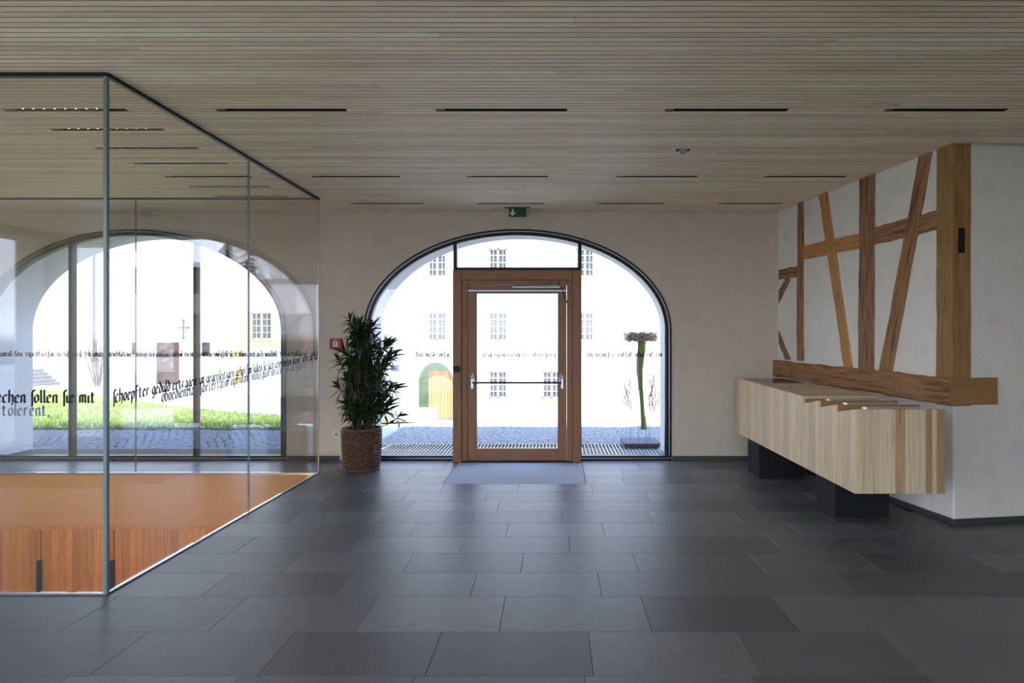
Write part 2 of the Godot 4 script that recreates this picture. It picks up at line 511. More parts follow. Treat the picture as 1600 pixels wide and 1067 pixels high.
func make_floor() -> void:
	var fl := setting("floor")
	var st := begin()
	box(st, P(BX + 0.03, -0.30, -2.3), P(6.5, -0.006, ZO), 0.0)
	box(st, P(-7.3, -0.30, -2.3), P(BX + 0.03, -0.006, BN - 0.02), 0.0)
	box(st, P(-7.3, -0.30, BF + 0.03), P(BX + 0.03, -0.006, ZO), 0.0)
	put("screed", done(st), M.grout, fl)
	# stone rows: [near depth, far depth, measured joints]
	var edges := [1.10, 1.53, 1.97, 2.41, 2.848, 3.276, 3.722, 4.098, 4.469, 4.835, 5.195, 5.549, 5.897, 6.253, 6.596, 6.946, 7.296, 7.646, 7.874]
	var joints := {5: [-3.46, -2.72, -2.013, -1.286, -0.558, 0.17, 0.897, 1.613, 2.35, 3.08, 3.8, 4.5], 6: [-3.95, -3.2, -2.46, -1.727, -0.99, -0.275, 0.488, 1.229, 2.035, 2.78, 3.5, 4.2],
		7: [-2.0, -1.24, -0.477, 0.27, 0.998, 1.726, 2.46, 3.2, 3.93], 8: [-1.7, -0.95, -0.208, 0.53, 1.315, 2.05, 2.77, 3.5], 9: [-2.18, -1.4, -0.65, 0.108, 0.854, 1.568, 2.28, 3.0], 10: [-1.82, -1.08, -0.358, 0.373, 1.094, 1.836, 2.57]}
	for i in range(1, edges.size()):
		var d0: float = edges[i - 1]
		var d1: float = edges[i]
		var xs: Array = joints.get(i, [])
		if xs.is_empty():
			var x := -4.6 + rng.randf() * 0.7
			while x < 4.6:
				xs.append(x)
				x += rng.randf_range(0.71, 0.76)
		var lo := BX + 0.015 if d0 >= BN - 0.05 and d1 <= BF + 0.25 else -6.9
		var hi := 4.3 if d0 < 5.4 else 2.668 + (ZW - d1) * 0.1607 - 0.002
		if d1 > 7.2: lo = -6.9
		var all := [lo]
		for x in xs:
			if x > lo + 0.08 and x < hi - 0.08: all.append(x)
		all.append(hi)
		for k in range(all.size() - 1):
			var x0: float = all[k]
			var x1: float = all[k + 1]
			var near := d0
			if x1 <= BX + 0.02 and d0 < BF + 0.02 and d1 > BF: near = BF + 0.02
			if x0 < BX and x1 > BX and d0 < BF and d1 > BF:      # stone that meets the partition's corner
				put("tile", box_mesh(P(x0 + 0.001, -0.02, BF + 0.02), P(BX + 0.0135, 0, d1 - 0.001), 0.0015), M.slate[rng.randi() % 6], fl)
				x0 = BX + 0.015
			# the entrance mat is let into the floor
			if d1 > 6.62 and d0 < 7.7 and x1 > -1.12 and x0 < 0.32:
				if x0 < -1.2: put("tile", box_mesh(P(x0 + 0.001, -0.02, near + 0.001), P(-1.122, 0, d1 - 0.001), 0.0015), M.slate[rng.randi() % 6], fl)
				if x1 > 0.4: put("tile", box_mesh(P(0.322, -0.02, near + 0.001), P(x1 - 0.001, 0, d1 - 0.001), 0.0015), M.slate[rng.randi() % 6], fl)
				continue
			put("tile", box_mesh(P(x0 + 0.001, -0.02, near + 0.001), P(x1 - 0.001, 0, d1 - 0.001), 0.0015), M.slate[rng.randi() % 6], fl)
	var em := put("entrance_mat", box_mesh(P(-1.118, -0.006, 6.60), P(0.318, 0.004, 7.70), 0.003), M.mat_textile, self)
	meta(em, "pale grey textile entrance mat let into the stone floor before the door", "mat")

func make_ceiling() -> void:
	var ce := setting("ceiling")
	put("roof_slab", box_mesh(P(-7.8, CEIL + 0.045, -2.3), P(7.0, 3.95, ZO)), M.backing, ce)
	var slots := []
	for r in [[4.356, [[-2.245, -1.378], [-0.786, 0.085], [0.736, 1.548], [2.194, 3.0]]], [6.152, [[-2.276, -1.446], [-0.824, -0.054], [0.573, 1.338], [1.965, 2.73]]], [7.426, [[-2.29, -1.47], [-0.87, -0.115], [0.48, 1.24], [1.83, 2.56]]]]:
		for s in r[1]: slots.append([r[0], s[0], s[1]])
	for k in 7: slots.append([4.35 + 0.45 * k, -3.65, -2.83])
	var pitch := 0.0515
	var row := 0
	var parts := 0
	var far := begin()
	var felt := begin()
	var d := 2.55
	while d < ZW - 0.02:
		var cuts := []
		for s in slots:
			if absf(s[0] - d - 0.02) < pitch / 2: cuts.append([s[1], s[2]]); s.append(d)
		var right := 5.6 if d + 0.04 < 5.12 else 2.668 + (ZW - d - 0.04) * 0.1607 - 0.004
		var x := -7.3
		var stops := []
		var q := -7.3 + rng.randf() * 4.0
		while q < right:
			stops.append(q)
			q += rng.randf_range(3.6, 4.8)
		stops.append(right)
		for e in stops:
			var segs := [[x, e]]
			for c in cuts:
				var nx := []
				for g in segs:
					if c[0] >= g[1] or c[1] <= g[0]: nx.append(g); continue
					if c[0] > g[0]: nx.append([g[0], c[0]])
					if c[1] < g[1]: nx.append([c[1], g[1]])
				segs = nx
			for g in segs:
				if g[1] - g[0] < 0.02: continue
				var a := P(g[0] + 0.0006, CEIL, d)
				var b := P(g[1] - 0.0006, CEIL + SLAT_T, d + 0.0390)
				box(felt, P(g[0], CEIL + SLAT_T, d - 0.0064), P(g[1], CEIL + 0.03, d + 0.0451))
				if g[1] > -6.9 and g[0] < 3.8 and parts < 298:
					put("slat", box_mesh(a, b), M.slat[rng.randi() % 5], ce)
					parts += 1
				else:
					box(far, a, b)
			x = e
		d += pitch
		row += 1
	d = 2.55 - pitch
	while d > -1.95:
		box(far, P(-7.3, CEIL, d), P(6.3, CEIL + SLAT_T, d + 0.0390))
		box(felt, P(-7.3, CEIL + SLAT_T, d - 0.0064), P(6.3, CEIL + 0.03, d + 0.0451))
		d -= pitch
	var rest := put("further_slats", done(far), M.slat[2], ce)
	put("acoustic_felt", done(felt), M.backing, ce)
	rest.set_meta("kind", "stuff")
	var n := 0
	for s in slots:
		if s.size() < 4: continue
		var dd: float = s[3]
		var rowname: String = ["farthest from the arched windows", "midway to the arched windows", "beside the arched window wall"][mini(n / 4, 2)]
		var where := "in the slatted ceiling, row " + rowname if n < 12 else "in the slatted ceiling above the glazed stair opening"
		var o := thing("ceiling_slot", P((s[1] + s[2]) / 2, CEIL, dd + 0.021), "dark recessed linear slot " + where, "ceiling slot", "linear slots over the floor" if n < 12 else "linear slots above the stair opening")
		var hl: float = (s[2] - s[1]) / 2
		var st := begin()
		box(st, Vector3(-hl, 0.026, -0.021), Vector3(hl, 0.044, 0.021))
		box(st, Vector3(-hl, 0.004, -0.0255), Vector3(hl, 0.03, -0.0215))
		box(st, Vector3(-hl, 0.004, 0.0215), Vector3(hl, 0.03, 0.0255))
		put("channel", done(st), M.dark_metal, o)
		if n >= 12:      # the slots above the stair carry small lit LEDs
			for q in 9: put("led_light", box_mesh(Vector3(-hl + 0.12 + 0.07 * q, 0.010, -0.004), Vector3(-hl + 0.128 + 0.07 * q, 0.012, 0.004)), M.led, o)
			var al := AreaLight3D.new()
			al.name = "slot_lamp"
			al.area_size = Vector2(hl * 2 - 0.1, 0.02)
			al.light_color = Color(1.0, 0.87, 0.70)
			al.light_energy = LED_ENERGY
			al.shadow_enabled = true
			al.position = Vector3(0, 0.008, 0)
			al.rotation_degrees = Vector3(-90, 0, 0)
			o.add_child(al)
		put("louvre", box_mesh(Vector3(-hl + 0.07, 0.012, -0.006), Vector3(hl - 0.01, 0.02, 0.006)), M.steel, o)
		put("end_block", box_mesh(Vector3(-hl, 0.006, -0.02), Vector3(-hl + 0.06, 0.026, 0.02)), M.oak_across, o)
		n += 1

func make_window_wall() -> void:
	var w := CSGBox3D.new()
	w.name = "wall_back"
	w.size = Vector3(13.0, 4.25, ZO - ZW)
	w.position = P(-2.5, 1.825, (ZW + ZO) / 2)
	w.material = M.plaster
	w.set_meta("kind", "structure")
	for cx in [-5.04, -0.44]:
		var c := CSGPolygon3D.new()
		c.name = "opening"
		c.polygon = arch(cx + 2.5, 1.84, 1.55 - 1.825, 1.21, 0.0, 64, -1.855)
		c.depth = 2.0
		c.position = Vector3(0, 0, 1.0)
		c.operation = CSGShape3D.OPERATION_SUBTRACTION
		w.add_child(c)
	add_child(w)
	var bb := setting("baseboard_back")
	for s in [[-3.19, BX - 0.02], [BX + 0.02, -2.29], [1.41, 2.66]]:
		put("skirting", box_mesh(P(s[0], 0.0, ZW - 0.014), P(s[1], 0.052, ZW + 0.0), 0.002), M.base, bb)
	for i in 2:
		var cx: float = [-5.04, -0.44][i]
		var wn := setting("window_%d" % (i + 1))
		var a := 1.84
		put("outer_frame", arch_ring(cx, a, 1.55, 1.21, 0.0, 0.022, ZW - 0.012, ZW + 0.08), M.dark_metal, wn)
		put("bright_bead", arch_ring(cx, a, 1.55, 1.21, 0.022, 0.030, ZW + 0.004, ZW + 0.08), M.bright_metal, wn)
		put("inner_frame", arch_ring(cx, a, 1.55, 1.21, 0.030, 0.072, ZW + 0.012, ZW + 0.09), M.dark_metal, wn)
		var sills := [[cx - a, cx + a]] if i == 0 else [[cx - a, -1.19], [0.315, cx + a]]
		for s in sills:
			put("sill_rail", box_mesh(P(s[0], 0.0, ZW - 0.012), P(s[1], 0.055, ZW + 0.09), 0.003), M.dark_metal, wn)
			put("bright_bead", box_mesh(P(s[0], 0.022, ZW - 0.016), P(s[1], 0.028, ZW - 0.010)), M.bright_metal, wn)
		for mx in [cx - 0.745, cx + 0.745]:
			var top := 1.55 + 1.15 * sqrt(1 - pow(0.745 / 1.78, 2)) + 0.03
			put("mullion", box_mesh(P(mx - 0.021, 0.03, ZW + 0.0), P(mx + 0.021, top, ZW + 0.09), 0.003), M.dark_metal, wn)
		var xs := [cx - a + 0.072, cx - 0.745, cx + 0.745, cx + a - 0.072]
		for k in 3:
			var low := 2.31 if i == 1 and k == 1 else 0.05
			put("pane", arch_pane(cx, a, 1.55, 1.21, 0.06, xs[k] + (0.021 if k else 0.0), xs[k + 1] - (0.021 if k < 2 else 0.0), low, ZW + 0.04), M.pane, wn)
		if i == 1:
			put("transom", box_mesh(P(cx - 0.745, 2.255, ZW + 0.0), P(cx + 0.745, 2.305, ZW + 0.09), 0.003), M.dark_metal, wn)
		# lettering faces the yard, so it reads backwards from inside
		var lines := [["keiner achte auf das eigene wohl jondern mehr auf das dej anderen die bruderliebe", -3.35, 0.040]] if i == 0 else [["aufmerkjam und", -1.25, 0.040], ["mit der liebe dej herzenj wenn alle", 1.29, 0.040]]
		for l in lines:
			put("lettering", lettering(l[0], P(l[1], 1.235, ZW + 0.038), Vector3.LEFT, Vector3.UP, l[2]), M.ink, wn)
	# door
	var dr := setting("door_1")
	var z0 := 7.73
	for s in [[-1.19, -1.09], [0.215, 0.315]]:
		put("post", box_mesh(P(s[0], 0, z0), P(s[1], 2.255, ZW + 0.08), 0.004), M.oak, dr)
	put("header", box_mesh(P(-1.09, 2.14, z0), P(0.215, 2.255, ZW + 0.08), 0.004), M.oak_across, dr)
	for s in [[-1.09, -1.025], [0.15, 0.215]]:
		put("jamb", box_mesh(P(s[0], 0, z0 + 0.03), P(s[1], 2.14, ZW + 0.08), 0.004), M.oak, dr)
	put("jamb_head", box_mesh(P(-1.025, 2.09, z0 + 0.03), P(0.15, 2.14, ZW + 0.08), 0.004), M.oak_across, dr)
	var zl := z0 + 0.05
	var leaf := put("leaf", box_mesh(P(-1.02, 0.012, zl), P(-0.915, 2.085, zl + 0.07), 0.004), M.oak, dr)
	put("stile", box_mesh(P(0.04, 0.012, zl), P(0.145, 2.085, zl + 0.07), 0.004), M.oak, leaf)
	put("rail", box_mesh(P(-0.915, 0.012, zl), P(0.04, 0.155, zl + 0.07), 0.004), M.oak_across, leaf)
	put("rail", box_mesh(P(-0.915, 1.985, zl), P(0.04, 2.085, zl + 0.07), 0.004), M.oak_across, leaf)
	put("pane", box_mesh(P(-0.915, 0.155, zl + 0.03), P(0.04, 1.985, zl + 0.042)), M.pane, leaf)
	put("lettering", lettering("jchriften der erhabenen weijen juche", P(0.02, 1.235, zl + 0.028), Vector3.LEFT, Vector3.UP, 0.036), M.ink, leaf)
	put("push_bar", box_mesh(P(-0.96, 0.925, zl - 0.075), P(0.085, 0.948, zl - 0.055), 0.006), M.dark_metal, leaf)
	for s in [-0.968, 0.093]:
		var sgn := 1.0 if s < -0.4 else -1.0
		var h := begin()
		box(h, P(s - 0.017, 0.86, zl - 0.012), P(s + 0.017, 1.02, zl), 0.004)
		tube(h, [P(s, 0.985, zl), P(s, 0.985, zl - 0.05), P(s + sgn * 0.012, 1.05, zl - 0.06), P(s + sgn * 0.035, 0.945, zl - 0.065)], 0.009, 0.009)
		put("handle", done(h), M.bright_metal, leaf)
	var cl := begin()
	box(cl, P(-1.015, 2.0, zl - 0.05), P(0.14, 2.028, zl - 0.012), 0.004)
	put("door_closer", done(cl), M.steel, leaf)
	cl = begin()
	box(cl, P(-0.50, 2.045, zl - 0.055), P(0.075, 2.068, zl - 0.03), 0.003)
	tube(cl, [P(-0.45, 2.085, zl - 0.05), P(-0.02, 2.10, zl - 0.06), P(-0.02, 2.15, zl - 0.06)], 0.007, 0.007)
	put("closer_arm", done(cl), M.steel, leaf)
	cl = begin()
	tube(cl, [P(0.05, 2.12, zl - 0.04), P(0.11, 1.98, zl - 0.05), P(0.165, 1.84, zl - 0.03)], 0.005, 0.005)
	put("cable", done(cl), M.black, leaf)
	put("threshold", box_mesh(P(-1.09, 0.0, z0 + 0.03), P(0.215, 0.012, ZW + 0.09)), M.dark_metal, dr)
	var rd := put("card_reader", box_mesh(P(-1.175, 1.06, z0 - 0.025), P(-1.105, 1.13, z0), 0.006), M.black, self)
	meta(rd, "small black card reader on the left post of the wooden door", "card reader")

func frame_timber(w: Node3D, called: String, l0: Array, r0: Array, l1: Array, r1: Array, m: int, w1: float, sd: int) -> void:
	put(called, timber(wall_uh(l0[0], l0[1]), wall_uh(r0[0], r0[1]), wall_uh(l1[0], l1[1]), wall_uh(r1[0], r1[1]), -0.06, w1, sd, minf(0.006, 0.07 * wall_uh(l0[0], l0[1]).distance_to(wall_uh(r0[0], r0[1])))), M.old[m], w)

func make_right_wall() -> void:
	var w := Node3D.new()
	w.name = "wall_right"
	w.set_meta("kind", "structure")
	w.transform = Transform3D(Basis(Vector3(WU.x, 0, -WU.y), Vector3.UP, Vector3(WU.y, 0, WU.x)), P(WA.x, 0, WA.y))
	add_child(w)
	put("masonry", box_mesh(Vector3(-0.2, 0, -4.2), Vector3(WL, CEIL + 0.05, 0.0), 0.01), M.limewash, w)
	frame_timber(w, "rail", [1256, 406], [1256, 384], [1347, 388], [1347, 363], 1, 0.010, 11)
	frame_timber(w, "rail", [1366, 383], [1366, 354], [1468, 359], [1468, 328], 0, 0.010, 12)
	frame_timber(w, "rail", [1217.5, 437], [1217.5, 422], [1249, 433], [1249, 415], 0, 0.010, 13)
	frame_timber(w, "brace", [1217.5, 474], [1217.5, 452], [1236, 436], [1228, 434], 2, 0.008, 14)
	frame_timber(w, "brace", [1217.5, 538], [1217.5, 517], [1227, 562], [1236, 562], 2, 0.008, 15)
	frame_timber(w, "brace", [1280, 302], [1293, 297], [1320, 574], [1333, 575], 1, 0.016, 16)
	frame_timber(w, "brace", [1438, 241], [1458, 235], [1375, 579], [1395, 581], 0, 0.018, 17)
	frame_timber(w, "post", [1247, 316], [1256, 313], [1246, 563], [1256.5, 564], 0, 0.013, 18)
	frame_timber(w, "post", [1345, 279], [1368, 270], [1343, 577], [1366, 580], 2, 0.020, 19)
	# corner post: seen on both faces
	var c0 := wall_uh(1466, 300)
	put("post", timber(Vector2(c0.x, 0.93), Vector2(WL + 0.006, 0.93), Vector2(c0.x, CEIL + 0.03), Vector2(WL + 0.006, CEIL + 0.03), -0.145, 0.022, 20, 0.004), M.old[3], w)
	var mo := put("mortise", box_mesh(Vector3(WL - 0.02, EYE + (CY - 395) / 200.5, -0.09), Vector3(WL + 0.010, EYE + (CY - 356) / 200.5, -0.035)), M.black, w)
	mo.set_meta("label", "dark empty mortise hole in the corner post")
	# sill beam, proud of the wall and running on past the corner
	var s0 := wall_uh(1217, 571)
	var sb := timber(Vector2(-0.02, 1.005), Vector2(-0.02, 1.195), Vector2(WL + 0.03, 0.935), Vector2(WL + 0.03, 1.15), -0.36, 0.055, 21, 0.012, 30)
	put("sill_beam", sb, M.old[0], w)
	var cap := begin()
	var cq := [Vector3(WL + 0.031, 0.937, 0.052), Vector3(WL + 0.031, 1.148, 0.050), Vector3(WL + 0.031, 1.150, -0.36), Vector3(WL + 0.031, 0.955, -0.355)]
	poly(cap, cq, Vector3.RIGHT, [Vector2(0, 0), Vector2(0.3, 0), Vector2(0.3, 0.1), Vector2(0, 0.1)])
	poly(cap, [cq[0] - Vector3(0.02, 0, 0), cq[1] - Vector3(0.02, 0, 0), cq[2] - Vector3(0.02, 0, 0), cq[3] - Vector3(0.02, 0, 0)], Vector3.LEFT, [Vector2(0, 0), Vector2(0.3, 0), Vector2(0.3, 0.1), Vector2(0, 0.1)])
	for e in 4: poly(cap, [cq[e], cq[(e + 1) % 4], cq[(e + 1) % 4] - Vector3(0.02, 0, 0), cq[e] - Vector3(0.02, 0, 0)], (cq[e] + cq[(e + 1) % 4]) / 2 - (cq[0] + cq[2]) / 2)
	put("sill_end_grain", done(cap), M.old[3], w)
	put("plinth_board", box_mesh(Vector3(0.0, 0.0, 0.0), Vector3(WL, 0.052, 0.014), 0.002), M.base, w)
	put("plinth_board", box_mesh(Vector3(WL, 0.0, -3.4), Vector3(WL + 0.014, 0.052, 0.014), 0.002), M.base, w)

func make_room_shell() -> void:
	var l := setting("wall_left")
	var sl := begin()
	var at := -2.3
	for o in [[-1.9, 0.4], [0.6, 3.5]]:
		box(sl, P(-7.7, 0, at), P(-7.3, CEIL + 0.05, o[0]))
		box(sl, P(-7.7, 2.85, o[0]), P(-7.3, CEIL + 0.05, o[1]))
		at = o[1]
	box(sl, P(-7.7, 0, at), P(-7.3, CEIL + 0.05, ZO))
	box(sl, P(-7.7, LOWER, -2.3), P(-7.3, 0, ZO))
	put("masonry", done(sl), M.plaster, l)
	var r := setting("wall_far_right")
	put("masonry", box_mesh(P(6.3, -0.3, -2.3), P(6.7, CEIL + 0.05, 5.4)), M.plaster, r)
	var f := setting("wall_front")
	var st := begin()
	var x := -7.3
	for o in [[-7.1, -4.2], [-4.0, -1.1], [-0.9, 2.0]]:
		box(st, P(x, 0, -2.3), P(o[0], CEIL + 0.05, -2.0))
		box(st, P(o[0], 2.8, -2.3), P(o[1], CEIL + 0.05, -2.0))
		x = o[1]
	box(st, P(x, 0, -2.3), P(6.3, CEIL + 0.05, -2.0))
	put("masonry", done(st), M.plaster, f)
	var te := setting("ground_terrace")
	put("paving", box_mesh(P(-30, -0.3, -40.0), P(30, -0.02, -2.3)), M.path, te)
	put("paving", box_mesh(P(-30, -0.3, -2.3), P(-7.7, -0.02, ZO - 0.9)), M.path, te)

func make_lower_level() -> void:
	var w := setting("wall_stair")
	put("slab_face", box_mesh(P(-7.3, -0.57, BF), P(BX, -0.006, BF + 0.16)), M.tan, w)
	put("lintel", box_mesh(P(-7.3, -0.615, BF + 0.006), P(BX, -0.57, BF + 0.16)), M.larch[2], w)
	put("core", box_mesh(P(-7.3, LOWER, BF + 0.05), P(BX, -0.6, BF + 0.3)), M.backing, w)
	var x := BX - 0.002
	var k := 0
	while x > -6.6:
		var bw := 0.0765
		put("board", box_mesh(P(x - bw + 0.0012, LOWER, BF + 0.02), P(x - 0.0012, -0.617, BF + 0.045), 0.0015), M.larch[rng.randi() % 5], w)
		x -= bw
		k += 1
	for hx in [-5.564, -4.775]:
		put("door_gap", box_mesh(P(hx - 0.003, LOWER, BF + 0.017), P(hx + 0.003, -0.62, BF + 0.03)), M.black, w)
		var h := put("pull_handle", box_mesh(P(hx - 0.016, -2.2, BF - 0.03), P(hx + 0.016, -0.945, BF + 0.018), 0.003), M.black_steel, w)
		h.set_meta("label", "tall flat black pull handle")
	var s := setting("wall_stair_side")
	put("panelling", box_mesh(P(BX + 0.03, LOWER, 0.5), P(BX + 0.3, -0.3, BF + 0.3)), M.larch[1], s)
	put("panelling", box_mesh(P(-7.3, LOWER, 0.3), P(BX + 0.3, -0.3, 0.5)), M.larch[1], s)
	var f := setting("floor_lower")
	put("screed", box_mesh(P(-7.3, LOWER - 0.2, 0.3), P(BX + 0.3, LOWER, BF + 0.3)), M.slate[3], f)
	var lamp := thing("lower_ceiling_light", P(-3.35, -0.42, 2.4), "long tilted light panel under the floor slab at the stair", "ceiling light")
	put("housing", box_mesh(Vector3(-0.78, -0.05, -0.35), Vector3(0.78, 0.01, 0.35)), M.white, lamp)
	var em := mat(Color(1, 0.9, 0.75), 0.6)
	em.emission_enabled = true
	em.emission = Color(1.0, 0.82, 0.58)
	em.emission_energy_multiplier = 1.0
	put("light_diffuser", box_mesh(Vector3(-0.75, -0.062, -0.3), Vector3(0.75, -0.05, 0.3)), em, lamp)
	var al := AreaLight3D.new()
	al.name = "lower_lamp"
	al.area_size = Vector2(1.5, 0.6)
	al.light_color = Color(1.0, 0.86, 0.64)
	al.light_energy = 2.5
	al.shadow_enabled = true
	al.position = Vector3(0, -0.075, 0)
	al.rotation_degrees = Vector3(-90, 0, 0)
	lamp.add_child(al)
	lamp.rotation_degrees = Vector3(50, 0, 0)

func make_outside_ground() -> void:
	var yard := setting("ground")
	put("yard", ground_mesh(-46, 40, ZO - 0.9, 62, 86, 60, -0.012), M.path, yard)
	# setts laid in wavy rows on the shaded strip by the house wall
	var st := begin()
	box(st, Vector3(-0.5, -0.5, -0.5), Vector3(0.5, 0.5, 0.5), 0.12)
	var stone := done(st)
	for part in [[-8.6, -2.9, ZO - 0.76, 10.62, 0.105], [-2.5, 2.2, 9.12, 11.0, 0.055]]:
		var xf := []
		var pitch: float = part[4]
		var d: float = part[2] - 0.2
		var r := 0
		while d < part[3]:
			var x: float = part[0] + (r % 2) * pitch * 0.5
			while x < part[1]:
				var wave := 0.12 * absf(sin(PI * x / 1.25))
				var dd := d + wave
				if dd > part[2] and dd < part[3] + 0.04 * sin(x * 5.0):
					var s := pitch * rng.randf_range(0.84, 0.95)
					var b := Basis.from_euler(Vector3(rng.randf_range(-0.06, 0.06), rng.randf_range(-0.2, 0.2), rng.randf_range(-0.06, 0.06))).scaled(Vector3(s, 0.06, s * 0.92))
					xf.append(Transform3D(b, P(x + rng.randf_range(-0.01, 0.01), ground(x, dd) - 0.016 + rng.randf_range(-0.004, 0.004), dd)))
				x += pitch
			d += pitch
			r += 1
		var mm := MultiMesh.new()
		mm.transform_format = MultiMesh.TRANSFORM_3D
		mm.mesh = stone
		mm.instance_count = xf.size()
		for i in xf.size(): mm.set_instance_transform(i, xf[i])
		var o := MultiMeshInstance3D.new()
		o.name = numbered("cobblestones")
		o.multimesh = mm
		o.material_override = M.cobble if pitch > 0.08 else M.gravel
		add_child(o)
		meta(o, "grey cobble setts laid in arcs before the tall arched window" if pitch > 0.08 else "fine grey paving setts outside the wooden door", "paving", "", "stuff")
	# lawn
	var edge := func(x: float) -> float: return lerpf(30.5, 22.0, clampf((x + 30.0) / 20.0, 0.0, 1.0))
	var lawn := put("lawn", ground_mesh(-40, -4.2, 10.66, 30, 60, 40, 0.03, edge), M.lawn, self)
	meta(lawn, "sunlit mown lawn between the cobbles and the white church", "lawn", "", "stuff")
	var bl := begin()
	for k in 3:
		var an := TAU * k / 3.0
		var o := Vector3(cos(an), 0, sin(an))
		var sd := Vector3(-o.z, 0, o.x) * 0.006
		poly(bl, [o * 0.01 - sd, o * 0.01 + sd, o * 0.03 + Vector3(0, 0.07, 0)], o)
	var tuft := done(bl)
	var mm2 := MultiMesh.new()
	mm2.transform_format = MultiMesh.TRANSFORM_3D
	mm2.mesh = tuft
	mm2.instance_count = 9000
	for i in 9000:
		var x := rng.randf_range(-16, -4.4)
		var d := 10.62 + pow(rng.randf(), 2.2) * 12.0
		mm2.set_instance_transform(i, Transform3D(Basis(Vector3.UP, rng.randf() * TAU).scaled(Vector3.ONE * rng.randf_range(0.6, 1.2)), P(x, ground(x, d) + 0.025, d)))
	var g := MultiMeshInstance3D.new()
	g.name = "grass_blades"
	g.multimesh = mm2
	g.material_override = M.blade
	add_child(g)
	meta(g, "short green grass blades standing up from the lawn", "grass", "", "stuff")
	# metal grating in front of the door
	var gr := thing("door_grating", P(-0.44, 0, 8.55), "galvanised metal foot grating outside the wooden entrance door", "grating")
	var gs := begin()
	box(gs, Vector3(-1.83, -0.035, -0.56), Vector3(1.83, -0.005, -0.54))
	box(gs, Vector3(-1.83, -0.035, 0.54), Vector3(1.83, -0.005, 0.56))
	box(gs, Vector3(-1.83, -0.035, -0.56), Vector3(-1.81, -0.005, 0.56))
	box(gs, Vector3(1.81, -0.035, -0.56), Vector3(1.83, -0.005, 0.56))
	put("frame", done(gs), M.steel, gr)
	gs = begin()
	var bx := -1.78
	while bx < 1.8:
		box(gs, Vector3(bx - 0.006, -0.03, -0.54), Vector3(bx + 0.006, -0.006, 0.54))
		bx += 0.047
	for q in 5: box(gs, Vector3(-1.81, -0.028, -0.36 + 0.18 * q - 0.003), Vector3(1.81, -0.012, -0.36 + 0.18 * q + 0.003))
	var bars := put("bars", done(gs), M.steel, gr)
	bars.set_meta("kind", "stuff")

# window of the far buildings: frame (sashes, glazing bars) > glass, surround
func far_window(house: Node3D, x: float, h0: float, wd: float, ht: float, d: float, m_glass: Material, surround := true) -> void:
	var st := begin()
	var hw := wd / 2
	for s in [[-hw, -hw + 0.06], [hw - 0.06, hw], [-0.05, 0.05]]:
		box(st, Vector3(x + s[0], h0, -d - 0.10), Vector3(x + s[1], h0 + ht, -d - 0.06))
	for s in [[0.0, 0.06], [ht - 0.06, ht]]:
		box(st, Vector3(x - hw, h0 + s[0], -d - 0.10), Vector3(x + hw, h0 + s[1], -d - 0.06))
	for k in [-1, 1]:
		box(st, Vector3(x + k * hw * 0.53 - 0.014, h0, -d - 0.10), Vector3(x + k * hw * 0.53 + 0.014, h0 + ht, -d - 0.065))
	for k in [1, 2, 3]:
		box(st, Vector3(x - hw, h0 + ht * k / 4 - 0.014, -d - 0.10), Vector3(x + hw, h0 + ht * k / 4 + 0.014, -d - 0.065))
	box(st, Vector3(x - hw - 0.06, h0 - 0.07, -d - 0.1), Vector3(x + hw + 0.06, h0, -d + 0.08))
	var fr := put("window", done(st), M.white, house)
	put("glass", box_mesh(Vector3(x - hw, h0, -d - 0.13), Vector3(x + hw, h0 + ht, -d - 0.11)), m_glass, fr)
	if surround:
		st = begin()
		var e := 0.34
		box(st, Vector3(x - hw - e, h0 - 0.42, -d), Vector3(x - hw, h0 + ht + e, -d + 0.025))
		box(st, Vector3(x + hw, h0 - 0.42, -d), Vector3(x + hw + e, h0 + ht + e, -d + 0.025))
		box(st, Vector3(x - hw, h0 + ht, -d), Vector3(x + hw, h0 + ht + e, -d + 0.025))
		box(st, Vector3(x - hw, h0 - 0.42, -d), Vector3(x + hw, h0 - 0.07, -d + 0.025))
		put("surround", done(st), M.ochre, fr)

func cut(parent: CSGShape3D, poly2: PackedVector2Array, depth: float, z: float) -> void:
	var c := CSGPolygon3D.new()
	c.name = "recess"
	c.polygon = poly2
	c.depth = depth
	c.position = Vector3(0, 0, z)
	c.operation = CSGShape3D.OPERATION_SUBTRACTION
	parent.add_child(c, true)

